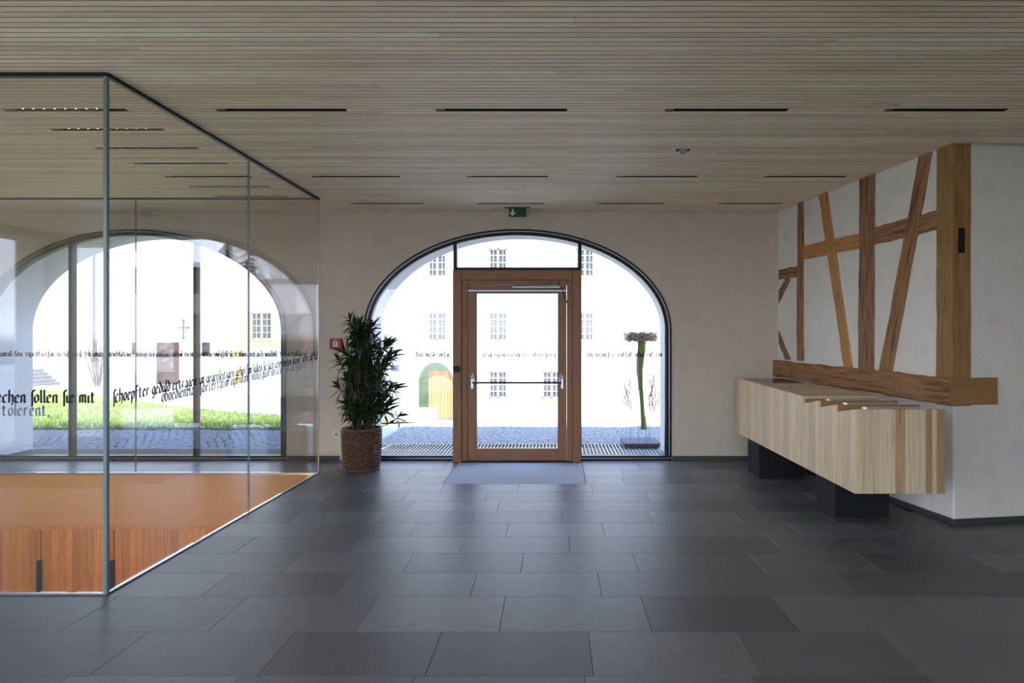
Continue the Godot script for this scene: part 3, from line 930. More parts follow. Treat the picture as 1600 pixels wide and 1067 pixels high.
func make_house() -> void:
	var D := 32.0
	var s := F / D
	var ho := thing("courtyard_house", P(-3.0, -3.2, D), "cream rendered house with ochre window surrounds across the courtyard", "building")
	var at := func(px: float, py: float) -> Vector2: return Vector2((px - CX) / s + 3.0, EYE + (CY - py) / s + 3.2)
	var wall := CSGBox3D.new()
	wall.name = "wall"
	wall.size = Vector3(17.2, 13.0, 0.6)
	wall.position = Vector3(-0.4, 5.5, -0.3)
	wall.material = M.facade
	var wins := []
	for c in [683, 778, 914]:
		wins.append([c, 432.0, 28.0, 44.0]); wins.append([c, 532.0, 28.0, 44.0])
	for c in [778, 862]: wins.append([c, 622.0, 28.0, 42.0])
	for w in wins:
		var p: Vector2 = at.call(w[0], w[1])
		var hw: float = w[2] / s / 2
		var ht: float = w[3] / s
		var q := PackedVector2Array([Vector2(p.x - hw, p.y), Vector2(p.x - hw, p.y + ht), Vector2(p.x + hw, p.y + ht), Vector2(p.x + hw, p.y)])
		var q2 := PackedVector2Array()
		for v in q: q2.append(v - Vector2(wall.position.x, wall.position.y))
		cut(wall, q2, 0.24, 0.4)
	# arched gateway
	var g0: Vector2 = at.call(680, 652)
	var gw := 29.0 / s
	var ga := PackedVector2Array()
	for v in arch(g0.x, gw, g0.y + 1.62, 1.05, 0.0, 24, g0.y - 0.4): ga.append(v - Vector2(wall.position.x, wall.position.y))
	cut(wall, ga, 2.0, 1.0)
	ho.add_child(wall)
	for w in wins:
		var p: Vector2 = at.call(w[0], w[1])
		far_window(ho, p.x, p.y, w[2] / s, w[3] / s, 0.0, M.house_glass)
	var st := begin()
	for k in [[-9.2, -8.4]]:
		box(st, Vector3(k[0], 0.0, 0.0), Vector3(k[1], 12.0, 0.03))
	put("pilaster", done(st), M.ochre, ho)
	# gate leaf of upright boards inside the arch, standing open on the left
	var leaf := put("gate", box_mesh(Vector3(g0.x - gw * 0.45, g0.y - 0.1, -0.5), Vector3(g0.x + gw * 0.95, g0.y + 2.28, -0.46)), M.gate[0], ho)
	for k in 8:
		var x0 := g0.x - gw * 0.45 + k * gw * 1.4 / 8
		put("board", box_mesh(Vector3(x0 + 0.004, g0.y - 0.1, -0.46), Vector3(x0 + gw * 1.4 / 8 - 0.004, g0.y + 2.26, -0.43), 0.004), M.gate[k % 3], leaf)
	put("sign_plate", box_mesh(Vector3(g0.x - gw - 1.25, g0.y + 2.25, 0.0), Vector3(g0.x - gw - 0.85, g0.y + 2.55, 0.03)), mat(Color(0.35, 0.38, 0.45), 0.6), ho)
	st = begin()
	poly(st, [Vector3(-9.3, 11.6, 0.5), Vector3(8.4, 11.6, 0.5), Vector3(8.4, 15.0, -5.6), Vector3(-9.3, 15.0, -5.6)], Vector3(0, 1, 1))
	box(st, Vector3(-9.3, 11.4, 0.3), Vector3(8.4, 11.6, 0.55))
	put("roof", done(st), M.roof_tile, ho)
	put("side_wall", box_mesh(Vector3(7.9, -1, -5.6), Vector3(8.2, 12, -0.6)), M.facade, ho)
	# grass bank seen through the gateway
	var hb := put("grass_bank", slope_mesh(-16, 5, 38.2, 58, -3.2, 7.5), M.hill, self)
	meta(hb, "green grass bank seen through the arched gateway of the house", "grass", "", "stuff")
	# kerb stones / low trough before the house
	var tr := put("stone_trough", box_mesh(P(-6.6, ground(-5.8, 28) - 0.1, 27.6), P(-5.0, ground(-5.8, 28) + 0.5, 28.3), 0.06), M.church, self)
	meta(tr, "low white stone trough standing before the arched gateway", "trough")

func slope_mesh(x0: float, x1: float, d0: float, d1: float, h0: float, h1: float) -> ArrayMesh:
	var st := begin()
	var n := 10
	for i in n:
		var a := float(i) / n
		var b := float(i + 1) / n
		poly(st, [P(x0, lerpf(h0, h1, a), lerpf(d0, d1, a)), P(x1, lerpf(h0, h1, a), lerpf(d0, d1, a)), P(x1, lerpf(h0, h1, b), lerpf(d0, d1, b)), P(x0, lerpf(h0, h1, b), lerpf(d0, d1, b))], Vector3.UP)
	return done(st)

func make_church() -> void:
	var D := 34.0
	var s := F / D
	var ch := thing("white_church", P(-20, -1.0, D), "tall white church front with brown door and wrought cross beyond the lawn", "building")
	var at := func(px: float, py: float) -> Vector2: return Vector2((px - CX) / s + 20.0, EYE + (CY - py) / s + 1.0)
	var wall := CSGBox3D.new()
	wall.name = "wall"
	wall.size = Vector3(26.0, 20.0, 0.6)
	var right: float = at.call(480, 0).x
	wall.position = Vector3(right - 13.0, 7.5, -0.3)
	wall.material = M.church
	var holes := [[244.0, 280.0, 535.0, 604.0], [205.0, 212.0, 535.0, 553.0], [315.0, 328.0, 535.0, 553.0], [392.0, 424.0, 488.0, 530.0]]
	for h in holes:
		var a: Vector2 = at.call(h[0], h[3])
		var b: Vector2 = at.call(h[1], h[2])
		var o := Vector2(wall.position.x, wall.position.y)
		cut(wall, PackedVector2Array([Vector2(a.x, a.y) - o, Vector2(a.x, b.y) - o, Vector2(b.x, b.y) - o, Vector2(b.x, a.y) - o]), 0.35, 0.5)
	ch.add_child(wall)
	var a: Vector2 = at.call(244, 604)
	var b: Vector2 = at.call(280, 535)
	var door := put("door", box_mesh(Vector3(a.x, a.y, -0.14), Vector3(b.x, b.y, -0.10)), M.brown_wood, ch)
	for k in 12:
		var y0 := lerpf(a.y + 0.55, b.y, k / 12.0)
		var y1 := lerpf(a.y + 0.55, b.y, (k + 1) / 12.0)
		put("board", box_mesh(Vector3(a.x + 0.02, y0 + 0.008, -0.10), Vector3(b.x - 0.02, y1 - 0.008, -0.07), 0.006), M.brown_wood, door)
	var st := begin()
	box(st, Vector3(a.x - 0.25, a.y - 0.3, 0.0), Vector3(b.x + 0.25, a.y + 0.12, 0.5))
	put("doorstep", done(st), M.path, ch)
	for h in [holes[1], holes[2]]:
		var p: Vector2 = at.call(h[0], h[3])
		var q: Vector2 = at.call(h[1], h[2])
		put("window", box_mesh(Vector3(p.x, p.y, -0.14), Vector3(q.x, q.y, -0.10)), M.house_glass, ch)
	var wc: Vector2 = at.call(408, 530)
	far_window(ch, wc.x, wc.y, 32.0 / s, 42.0 / s, 0.0, M.house_glass)
	# cross
	var c: Vector2 = at.call(287, 513)
	st = begin()
	box(st, Vector3(c.x - 0.03, c.y - 0.48, 0.03), Vector3(c.x + 0.03, c.y + 0.42, 0.08))
	box(st, Vector3(c.x - 0.24, c.y + 0.02, 0.03), Vector3(c.x + 0.24, c.y + 0.08, 0.08))
	for e in [[-0.24, 0.05], [0.24, 0.05], [0, 0.42], [0, -0.48]]:
		box(st, Vector3(c.x + e[0] - 0.07, c.y + e[1] - 0.07, 0.03), Vector3(c.x + e[0] + 0.07, c.y + e[1] + 0.07, 0.07), 0.03)
	put("cross", done(st), mat(Color(0.45, 0.47, 0.50), 0.6, 0.5), ch)
	# ochre corner pilaster, plinth and downpipe
	var p0: Vector2 = at.call(364, 600)
	put("pilaster", box_mesh(Vector3(p0.x, -0.4, 0.0), Vector3(p0.x + 15.0 / s, 17.0, 0.06)), M.ochre, ch)
	var pp: Vector2 = at.call(149, 395)
	st = begin()
	tube(st, [Vector3(pp.x, 1.2, 0.12), Vector3(pp.x, pp.y + 0.4, 0.12)], 0.06, 0.06, 10)
	put("downpipe", done(st), mat(Color(0.36, 0.38, 0.41), 0.5, 0.3), ch)
	# steps with a thin handrail at the church's left end
	var sp := thing("stone_steps", P((82 - CX) / s, -1.1, D - 1.6), "pale stone steps with thin handrail beside the white church", "steps")
	for k in 6:
		put("step", box_mesh(Vector3(-3.5, 0.0, -0.9), Vector3(1.1 - 0.2 * k, 0.17 * (k + 1), 0.9), 0.01), M.path, sp)
	st = begin()
	tube(st, [Vector3(-3.4, 2.1, 0.85), Vector3(-0.3, 2.0, 0.85), Vector3(1.1, 1.0, 0.85)], 0.025, 0.025, 6)
	for k in 5: tube(st, [Vector3(-3.2 + 0.75 * k, 0.9, 0.85), Vector3(-3.2 + 0.75 * k, 2.05, 0.85)], 0.018, 0.018, 6)
	put("handrail", done(st), M.steel, sp)
	# leafless shrub before the church
	var sh := thing("bare_shrub", P((152 - CX) / 33.0, ground(-21, 31.2), 31.2), "leafless pale shrub growing on the lawn before the white church", "shrub")
	var r := RandomNumberGenerator.new()
	r.seed = 31
	st = begin()
	for k in 34:
		var an := r.randf() * TAU
		var out := r.randf_range(0.1, 0.75)
		var hh := r.randf_range(1.0, 2.9)
		var mid := Vector3(cos(an) * out * 0.5, hh * 0.5, sin(an) * out * 0.5) + Vector3(r.randf_range(-0.1, 0.1), 0, 0)
		var tip := Vector3(cos(an) * out, hh, sin(an) * out)
		tube(st, [Vector3(cos(an) * 0.08, 0, sin(an) * 0.08), mid, tip], 0.022, 0.006, 5)
		for q in 3:
			var f := mid.lerp(tip, r.randf())
			tube(st, [f, f + Vector3(r.randf_range(-0.3, 0.3), r.randf_range(0.1, 0.4), r.randf_range(-0.3, 0.3))], 0.009, 0.004, 4)
	put("branches", done(st), M.pale_twig, sh)

func make_far_things() -> void:
	# low roofed annex, conifer and mountain to the right of the courtyard (seen mirrored in the partition glass)
	var an := thing("tiled_annex", P(12.0, -3.2, 40.0), "low dark timber building with grey tiled roof right of the courtyard house", "building")
	put("wall", box_mesh(Vector3(-3.6, -0.5, -6), Vector3(6, 6.2, 0)), M.brown_wood, an)
	var st := begin()
	poly(st, [Vector3(-4.0, 6.1, 0.5), Vector3(6.4, 6.1, 0.5), Vector3(6.4, 8.5, -3), Vector3(-3.0, 8.5, -3)], Vector3(0, 1, 1))
	poly(st, [Vector3(-4.0, 6.1, -6.5), Vector3(6.4, 6.1, -6.5), Vector3(6.4, 8.5, -3), Vector3(-3.0, 8.5, -3)], Vector3(0, 1, -1))
	poly(st, [Vector3(-4.0, 6.1, 0.5), Vector3(-3.0, 8.5, -3), Vector3(-4.0, 6.1, -6.5)], Vector3(-1, 0, 0))
	put("roof", done(st), M.roof_tile, an)
	var r := RandomNumberGenerator.new()
	r.seed = 77
	for spot in [[19.0, 52.0, 13.5, "tall dark green conifer rising behind the right end of the tiled annex"], [15.2, 56.0, 12.0, "smaller dark green conifer rising behind the middle of the tiled annex"]]:
		var t := thing("conifer", P(spot[0], -3.3, spot[1]), spot[3], "tree", "conifers behind the annex")
		var tr := begin()
		tube(tr, [Vector3(0, 0, 0), Vector3(0, spot[2] * 0.95, 0)], 0.22, 0.04, 8)
		put("trunk", done(tr), M.cane, t)
		var fo := begin()
		for k in 420:
			var f := r.randf()
			var y: float = spot[2] * (0.12 + 0.88 * f)
			var rad: float = (1.0 - f) * 2.6 + 0.15
			var a := r.randf() * TAU
			var o := Vector3(cos(a), 0, sin(a))
			var tip := o * rad * r.randf_range(0.7, 1.05) + Vector3(0, y - 0.25 * rad, 0)
			var sd := Vector3(-o.z, 0, o.x) * (0.12 + 0.18 * rad)
			poly(fo, [Vector3(0, y, 0), tip * 0.6 + Vector3(0, y * 0.4, 0) + sd, tip, tip * 0.6 + Vector3(0, y * 0.4, 0) - sd], Vector3.UP)
		put("foliage", done(fo), M.conifer, t)
	var mt := begin()
	var pts := []
	for i in 25:
		var x := 60.0 + 24.0 * i
		pts.append(Vector3(x, 40.0 + 26.0 * sin(i * 0.9) + 14.0 * sin(i * 2.3 + 1.0) + 30.0, -560.0 - 3.0 * i))
	for i in 24:
		poly(mt, [Vector3(pts[i].x, -20, -420), Vector3(pts[i + 1].x, -20, -420), pts[i + 1], pts[i]], Vector3(0, 1, 1))
	var m := put("mountain", done(mt), M.rock, self)
	meta(m, "snow-streaked mountain ridge far beyond the courtyard", "mountain")

func make_glass_partition() -> void:
	var g := thing("glass_partition", P(BX, 0, BN), "frameless greenish glass partition around the stair opening with blackletter lettering", "partition")
	var t := 0.016
	var L := P(BX, 0, BN)
	var q := func(a: Vector3, b: Vector3, c := 0.0) -> ArrayMesh: return box_mesh(a - L, b - L, c)
	put("pane", q.call(P(-7.3, 0.012, BN), P(BX - 0.02, CEIL - 0.02, BN + t)), M.green_pane, g)
	put("pane", q.call(P(BX - t, 0.012, BN + 0.02), P(BX, CEIL - 0.02, 5.504)), M.green_pane, g)
	put("pane", q.call(P(BX - t, 0.012, 5.510), P(BX, CEIL - 0.02, BF - 0.02)), M.green_pane, g)
	put("pane", q.call(P(-4.517, 0.012, BF - t), P(BX - 0.004, CEIL - 0.02, BF)), M.green_pane, g)
	put("pane", q.call(P(-7.3, 0.012, BF - t), P(-4.523, CEIL - 0.02, BF)), M.green_pane, g)
	var edge := mat(Color(0.46, 0.52, 0.50), 0.3, 0.2)
	put("corner_profile", q.call(P(BX - 0.022, 0.0, BN - 0.002), P(BX + 0.002, CEIL, BN + 0.022), 0.003), edge, g)
	put("corner_profile", q.call(P(BX - 0.006, 0.0, BF - 0.014), P(BX + 0.002, CEIL, BF + 0.002), 0.002), M.bright_metal, g)
	put("joint", q.call(P(BX - t, 0.012, 5.504), P(BX, CEIL - 0.02, 5.510)), edge, g)
	put("joint", q.call(P(-4.523, 0.012, BF - t), P(-4.517, CEIL - 0.02, BF)), edge, g)
	for r in [[P(-7.3, CEIL - 0.022, BN - 0.006), P(BX, CEIL + 0.004, BN + 0.024)], [P(BX - 0.022, CEIL - 0.022, BN), P(BX + 0.008, CEIL + 0.004, BF)], [P(-7.3, CEIL - 0.016, BF - 0.022), P(BX, CEIL + 0.004, BF + 0.004)]]:
		put("top_rail", q.call(r[0], r[1], 0.003), M.dark_metal, g)
	for r in [[P(-7.3, -0.02, BN - 0.004), P(BX + 0.003, 0.007, BN + 0.018)], [P(BX - 0.022, -0.02, BN), P(BX + 0.003, 0.007, BF)], [P(-7.3, -0.02, BF - 0.02), P(BX + 0.003, 0.007, BF + 0.003)]]:
		put("bottom_rail", q.call(r[0], r[1], 0.002), M.bright_metal, g)
	var sz := 0.046
	var s1 := "die jchwaechen jollen jie mit"
	var w1 := text_width(s1) * sz
	put("lettering", lettering(s1, P(-2.60 - w1, 1.092, BN - 0.002) - L, Vector3.RIGHT, Vector3.UP, sz), M.ink, g)
	var s2 := "patientijjime tolerent,"
	put("grey_lettering", lettering(s2, P(-2.86 - text_width(s2) * sz, 1.018, BN - 0.002) - L, Vector3.RIGHT, Vector3.UP, sz), M.grey_ink, g)
	var rise := Vector3(0, 0.15, -3.28).normalized()
	var s3 := "jchoepfter geduld ertragen. im gegenjeitigen gehorjam jollen jie jich ueberbieten. keiner achte auf daj"
	put("lettering", lettering(s3, P(BX + 0.003, 1.085, 3.80) - L, rise, Vector3.UP, 3.28 / text_width(s3)), M.ink, g)
	var s4 := "oboedientiam jibi certatim inpendant nulluj quod jibi utile judicat jequatur"
	put("grey_lettering", lettering(s4, P(BX + 0.003, 1.045, 4.27) - L, rise, Vector3.UP, 2.5 / text_width(s4)), M.white_ink, g)
	var s5 := "die bruderliebe jollen jie einander jelbjtlos erweijen in liebe jollen jie gott fuerchten ihrem abt jeien jie in aufrichtiger und demuetiger liebe zugetan"
	put("lettering", lettering(s5, P(-2.58, 1.262, BF + 0.002) - L, Vector3.LEFT, Vector3.UP, 0.040), M.ink, g)

func stave(parent: Node3D, a: Vector3, b: Vector3, m: Material) -> void:
	put("stave", box_mesh(a, b, 0.0012), m, parent)

func make_cabinets() -> void:
	var X0 := 2.103
	var X1 := 2.734
	var H0 := 0.371
	var ds := [7.60, 6.584, 5.568, 4.609]
	var tops := [0.998, 0.983, 0.969]
	var labels := ["pale ash display cabinet with dark glass top against the window wall", "plain pale ash cabinet between the glass topped and the stepped one", "pale ash cabinet with stepped leaflet racks on top"]
	for i in 3:
		var far: float = ds[i]
		var near: float = ds[i + 1]
		var o := thing("display_cabinet", P((X0 + X1) / 2, H0, (near + far) / 2), labels[i], "cabinet", "")
		var L := o.position
		var xr := X1 if i > 0 else X1 - 0.09
		var prof := func(d: float) -> float:
			if i < 2: return lerpf(tops[i + 1], tops[i], (d - near) / (far - near))
			var n := (5.568 - d) / (5.568 - 4.609) * 3.0
			return 0.908 + 0.053 * (n - floorf(minf(n, 2.9999)))
		var body := begin()
		if i < 2:
			var pts := [P(X0 + 0.018, H0 + 0.002, near + 0.018) - L, P(X0 + 0.018, H0 + 0.002, far) - L, P(X0 + 0.018, prof.call(far) - 0.02, far) - L, P(X0 + 0.018, prof.call(near) - 0.02, near + 0.018) - L]
			var k := Vector3(xr - X0 - 0.02, 0, 0)
			poly(body, pts, Vector3.LEFT)
			poly(body, [pts[0] + k, pts[1] + k, pts[2] + k, pts[3] + k], Vector3.RIGHT)
			for e in 4: poly(body, [pts[e], pts[(e + 1) % 4], pts[(e + 1) % 4] + k, pts[e] + k], (pts[e] + pts[(e + 1) % 4]) / 2 - (pts[0] + pts[2]) / 2)
		else:
			box(body, P(X0 + 0.018, H0 + 0.002, near + 0.018) - L, P(xr - 0.002, 0.86, far - 0.002) - L)
		put("carcass", done(body), M.ash[1], o)
		# left side staves, tops following the profile
		var wd := [0.13, 0.16, 0.11, 0.14, 0.12, 0.17, 0.10, 0.15, 0.13, 0.12]
		var d := far - 0.001
		var k2 := i * 3
		var marks := [near + 0.0005]
		if i == 2:
			marks = [5.2483, 4.9287, near + 0.0005]
		while d > near + 0.002:
			var nd: float = d - wd[k2 % 10]
			for mk in marks:
				if nd < mk + 0.03 and d > mk + 0.001: nd = mk
			nd = maxf(nd, near + 0.0005)
			var a := d - 0.0006
			var b := nd + 0.0006
			var st := begin()
			var ha: float = prof.call(a - 0.0003)
			var hb: float = prof.call(b + 0.0003)
			var f := [P(X0, H0, a) - L, P(X0, ha, a) - L, P(X0, hb, b) - L, P(X0, H0, b) - L]
			var t := Vector3(0.018, 0, 0)
			poly(st, f, Vector3.LEFT)
			poly(st, [f[0] + t, f[1] + t, f[2] + t, f[3] + t], Vector3.RIGHT)
			for e in 4: poly(st, [f[e], f[(e + 1) % 4], f[(e + 1) % 4] + t, f[e] + t], (f[e] + f[(e + 1) % 4]) / 2 - (f[0] + f[2]) / 2)
			put("stave", done(st), M.ash[[2, 4, 3, 1, 4, 2, 3, 0, 4, 3][k2 % 10]], o)
			d = nd
			k2 += 1
		if i < 2:
			# top boards running across
			var nb := 7
			for q in nb:
				var da := lerpf(near, far, float(q) / nb) + 0.0005
				var db := lerpf(near, far, float(q + 1) / nb) - 0.0005
				if i == 0 and q >= 2: continue
				var st := begin()
				var f := [P(X0 + 0.0185, prof.call(da), da) - L, P(X0 + 0.0185, prof.call(db), db) - L, P(xr, prof.call(db), db) - L, P(xr, prof.call(da), da) - L]
				poly(st, f, Vector3.UP)
				for e in 4: poly(st, [f[e], f[(e + 1) % 4], f[(e + 1) % 4] - Vector3(0, 0.02, 0), f[e] - Vector3(0, 0.02, 0)], (f[e] + f[(e + 1) % 4]) / 2 - (f[0] + f[2]) / 2)
				put("top_board", done(st), M.ash[(q + i) % 5], o)
			# end facing the stepped cabinet
			put("end_panel", box_mesh(P(X0 + 0.0185, H0, near + 0.001) - L, P(xr, prof.call(near) - 0.001, near + 0.018) - L), M.ash_edge if i == 1 else M.ash[2], o)
		if i == 0:
			var da := lerpf(near, far, 2.0 / 7) + 0.001
			var gl := begin()
			var f := [P(X0 + 0.15, prof.call(da) - 0.004, da) - L, P(X0 + 0.15, prof.call(far) - 0.004, far) - L, P(xr, prof.call(far) - 0.004, far) - L, P(xr, prof.call(da) - 0.004, da) - L]
			poly(gl, f, Vector3.UP)
			for e in 4: poly(gl, [f[e], f[(e + 1) % 4], f[(e + 1) % 4] - Vector3(0, 0.01, 0), f[e] - Vector3(0, 0.01, 0)], (f[e] + f[(e + 1) % 4]) / 2 - (f[0] + f[2]) / 2)
			put("glass_top", done(gl), mat(Color(0.16, 0.13, 0.11), 0.08), o)
			put("top_board", box_mesh(P(X0 + 0.0185, 0.955, da) - L, P(X0 + 0.149, 0.984, far) - L), M.ash[3], o)
		if i == 2:
			# end face of upright staves
			var bounds := [0.0, 0.06, 0.168, 0.283, 0.350, 0.496, 0.54, 0.574, 0.631]
			var tone := [M.ash[2], M.ash[1], M.ash[3], M.ash_dark[1], M.ash[2], M.ash_dark[0], M.ash[1], M.ash_dark[0]]
			for q in 8:
				put("stave", box_mesh(P(X0 + 0.0186 * (1 if q == 0 else 0) + bounds[q] + 0.0006, H0, near) - L, P(X0 + bounds[q + 1] - 0.0006, 0.9605, near + 0.018) - L, 0.001), tone[q], o)
			# sloping shelves and risers
			for q in 3:
				var dn := 5.568 - (5.568 - 4.609) * (q + 1) / 3.0
				var df := 5.568 - (5.568 - 4.609) * q / 3.0
				var st := begin()
				var f := [P(X0 + 0.0185, 0.955, dn + 0.018) - L, P(xr, 0.955, dn + 0.018) - L, P(xr, 0.903, df - 0.001) - L, P(X0 + 0.0185, 0.903, df - 0.001) - L]
				poly(st, f, Vector3.UP)
				for e in 4: poly(st, [f[e], f[(e + 1) % 4], f[(e + 1) % 4] - Vector3(0, 0.015, 0), f[e] - Vector3(0, 0.015, 0)], (f[e] + f[(e + 1) % 4]) / 2 - (f[0] + f[2]) / 2)
				put("sloping_shelf", done(st), M.ash[2], o)
				if q < 2: put("riser", box_mesh(P(X0 + 0.0185, 0.86, dn) - L, P(xr, 0.960, dn + 0.017) - L, 0.001), M.ash_edge, o)
				for e in 2:
					var hx := X0 + 0.10 + 0.27 * e
					var ac := begin()
					box(ac, P(hx, 0.925, dn + 0.035) - L, P(hx + 0.23, 0.9735, dn + 0.039) - L)
					box(ac, P(hx, 0.925, dn + 0.115) - L, P(hx + 0.23, 0.966, dn + 0.119) - L)
					box(ac, P(hx, 0.925, dn + 0.035) - L, P(hx + 0.004, 0.97, dn + 0.119) - L)
					box(ac, P(hx + 0.226, 0.925, dn + 0.035) - L, P(hx + 0.23, 0.97, dn + 0.119) - L)
					put("leaflet_holder", done(ac), M.acrylic, o)
	for s in [[6.853, 2.13, 2.60, "black steel plinth under the glass topped cabinet"], [5.37, 2.29, 2.73, "black steel plinth under the stepped leaflet cabinet"]]:
		var o := thing("steel_plinth", P((s[1] + s[2]) / 2, 0, s[0] + 0.2), s[3], "plinth")
		put("front_plate", box_mesh(P(s[1], 0, s[0]) - o.position, P(s[2], H0, s[0] + 0.012) - o.position, 0.001), M.black_steel, o)
		put("side_plate", box_mesh(P(s[1], 0, s[0] + 0.012) - o.position, P(s[1] + 0.012, H0, s[0] + 0.4) - o.position, 0.001), M.black_steel, o)
		put("side_plate", box_mesh(P(s[2] - 0.012, 0, s[0] + 0.012) - o.position, P(s[2], H0, s[0] + 0.4) - o.position, 0.001), M.black_steel, o)

func leaf_mesh(length: float, width: float, droop: float) -> ArrayMesh:
	var st := begin()
	st.set_smooth_group(0)
	var n := 5
	var row := []
	for i in n + 1:
		var t := float(i) / n
		var wv := width * sin(PI * pow(t, 0.75)) * 0.5 + 0.0015 * (1 - t)
		var y := length * t * 0.95
		var z := -droop * t * t
		row.append([Vector3(-wv, y, z + wv * 0.35), Vector3(0, y, z), Vector3(wv, y, z + wv * 0.35)])
	for i in n:
		for k in 2:
			poly(st, [row[i][k], row[i][k + 1], row[i + 1][k + 1], row[i + 1][k]], Vector3(0, 0, 1))
	return done(st)

func make_plant() -> void:
	var o := thing("potted_plant", P(-2.14, 0, 7.33), "bushy dark green dracaena in a brown wicker basket beside the arched door window", "plant")
	# woven basket
	var st := begin()
	st.set_smooth_group(0)
	var stakes := 26
	var seg := stakes * 4
	var rows := 30
	var H := 0.45
	var rad := func(h: float) -> float: return 0.185 + 0.022 * sin(clampf(h / H, 0, 1) * PI * 0.62)
	for r in rows:
		var hc := (r + 0.5) * H / rows
		var ring := []
		for k in seg + 1:
			var an := TAU * k / seg
			var off := 0.010 * cos(stakes * an / 2.0 + PI * r)
			var rr: float = rad.call(hc) + off
			var pr := []
			for q in 6:
				var b := TAU * q / 6
				pr.append(Vector3(cos(an) * (rr + cos(b) * 0.006), hc + sin(b) * 0.0082, sin(an) * (rr + cos(b) * 0.006)))
			ring.append(pr)
		for k in seg:
			var an := TAU * (k + 0.5) / seg
			var ce := Vector3(cos(an) * rad.call(hc), hc, sin(an) * rad.call(hc))
			for q in 6:
				var q2 := (q + 1) % 6
				var pts := [ring[k][q], ring[k][q2], ring[k + 1][q2], ring[k + 1][q]]
				poly(st, pts, (pts[0] + pts[1] + pts[2] + pts[3]) / 4 - ce)
	var basket := put("wicker_basket", done(st), M.wicker, o)
	st = begin()
	for k in stakes:
		var an := TAU * (k + 0.5) / stakes
		var path := []
		for q in 6: path.append(Vector3(cos(an) * rad.call(H * q / 5.0), H * q / 5.0, sin(an) * rad.call(H * q / 5.0)))
		tube(st, path, 0.006, 0.006, 5)
	for hh in [0.012, 0.455]:
		var path := []
		for k in 41: path.append(Vector3(cos(TAU * k / 40.0) * rad.call(hh), hh, sin(TAU * k / 40.0) * rad.call(hh)))
		tube(st, path, 0.013, 0.013, 6)
	put("stakes", done(st), M.wicker, basket)
	st = begin()
	var disc := []
	for k in 24: disc.append(Vector3(cos(TAU * k / 24) * 0.185, 0.40, sin(TAU * k / 24) * 0.185))
	poly(st, disc, Vector3.UP)
	put("soil", done(st), M.soil, o)
	# canes and leaf rosettes
	var r := RandomNumberGenerator.new()
	r.seed = 12
	var heads := []
	var env := func(h: float) -> float:
		if h < 0.75: return lerpf(0.24, 0.36, clampf((h - 0.5) / 0.25, 0, 1))
		if h < 1.3: return 0.38
		return lerpf(0.38, 0.10, clampf((h - 1.3) / 0.45, 0, 1))
	for k in 92:
		var h := r.randf_range(0.60, 1.62)
		var a := r.randf() * TAU
		var rr: float = env.call(h) * sqrt(r.randf_range(0.12, 1.0)) * 0.86
		heads.append([Vector3(cos(a) * rr * (1.08 if cos(a) > 0 else 0.72) + 0.03, h, sin(a) * rr * 0.9), 14])
	for e in [[Vector3(-0.12, 1.66, 0.02), 16], [Vector3(0.10, 1.55, 0.05), 16], [Vector3(0.33, 1.28, 0.0), 14], [Vector3(0.30, 0.66, 0.1), 12], [Vector3(0.44, 0.60, 0.08), 14], [Vector3(-0.21, 0.92, 0.12), 12], [Vector3(-0.20, 1.2, 0.12), 12]]: heads.append(e)
	var canes := begin()
	for k in 9:
		var a := TAU * k / 9.0
		tube(canes, [Vector3(cos(a) * 0.08, 0.38, sin(a) * 0.08), Vector3(cos(a) * 0.12, 0.75, sin(a) * 0.12), Vector3(cos(a + 0.3) * 0.15, 1.1, sin(a + 0.3) * 0.15), Vector3(cos(a + 0.5) * 0.1, 1.45, sin(a + 0.5) * 0.1)], 0.011, 0.006, 6)
	for h in heads:
		var p: Vector3 = h[0]
		var base := Vector3(p.x * 0.35, maxf(0.45, p.y - 0.32), p.z * 0.35)
		tube(canes, [base, base.lerp(p, 0.6) + Vector3(0, -0.02, 0), p], 0.007, 0.005, 5)
	put("canes", done(canes), M.cane, o)
	var shapes := [leaf_mesh(0.17, 0.030, 0.03), leaf_mesh(0.14, 0.026, 0.045), leaf_mesh(0.19, 0.031, 0.07)]
	var all := []
	for h in heads:
		var p: Vector3 = h[0]
		var axis := (Vector3(p.x, 0.0, p.z) * 1.6 + Vector3(0, 0.55, 0)).normalized()
		for k in h[1]:
			var around: float = k * 2.399 + r.randf() * 0.5
			var tilt: float = lerpf(0.35, 1.75, float(k) / float(h[1])) + r.randf_range(-0.15, 0.15)
			var side := axis.cross(Vector3(0.2, 0.1, 1)).normalized().rotated(axis, around)
			var dir := axis.rotated(side, tilt)
			dir = (dir + Vector3(0, -0.12, 0)).normalized()
			var zz := (axis - dir * axis.dot(dir)).normalized()
			var bs := Basis(dir.cross(zz), dir, zz)
			all.append([Transform3D(bs.scaled(Vector3.ONE * r.randf_range(0.8, 1.1)), p - axis * 0.012 * k * 0.5), r.randi() % 3, r.randi() % 3])
	all.sort_custom(func(a, b): return a[0].origin.z > b[0].origin.z)
	var rest := [begin(), begin(), begin()]
	for i in all.size():
		var e: Array = all[i]
		if i < 300:
			var lf := put("leaf", shapes[e[1]], M.leaf[e[2]], o)
			lf.transform = e[0]
		else:
			rest[e[2]].append_from(shapes[e[1]], 0, e[0])
	for k in 3:
		var f := put("foliage", rest[k].commit(), M.leaf[k], o)
		f.set_meta("kind", "stuff")

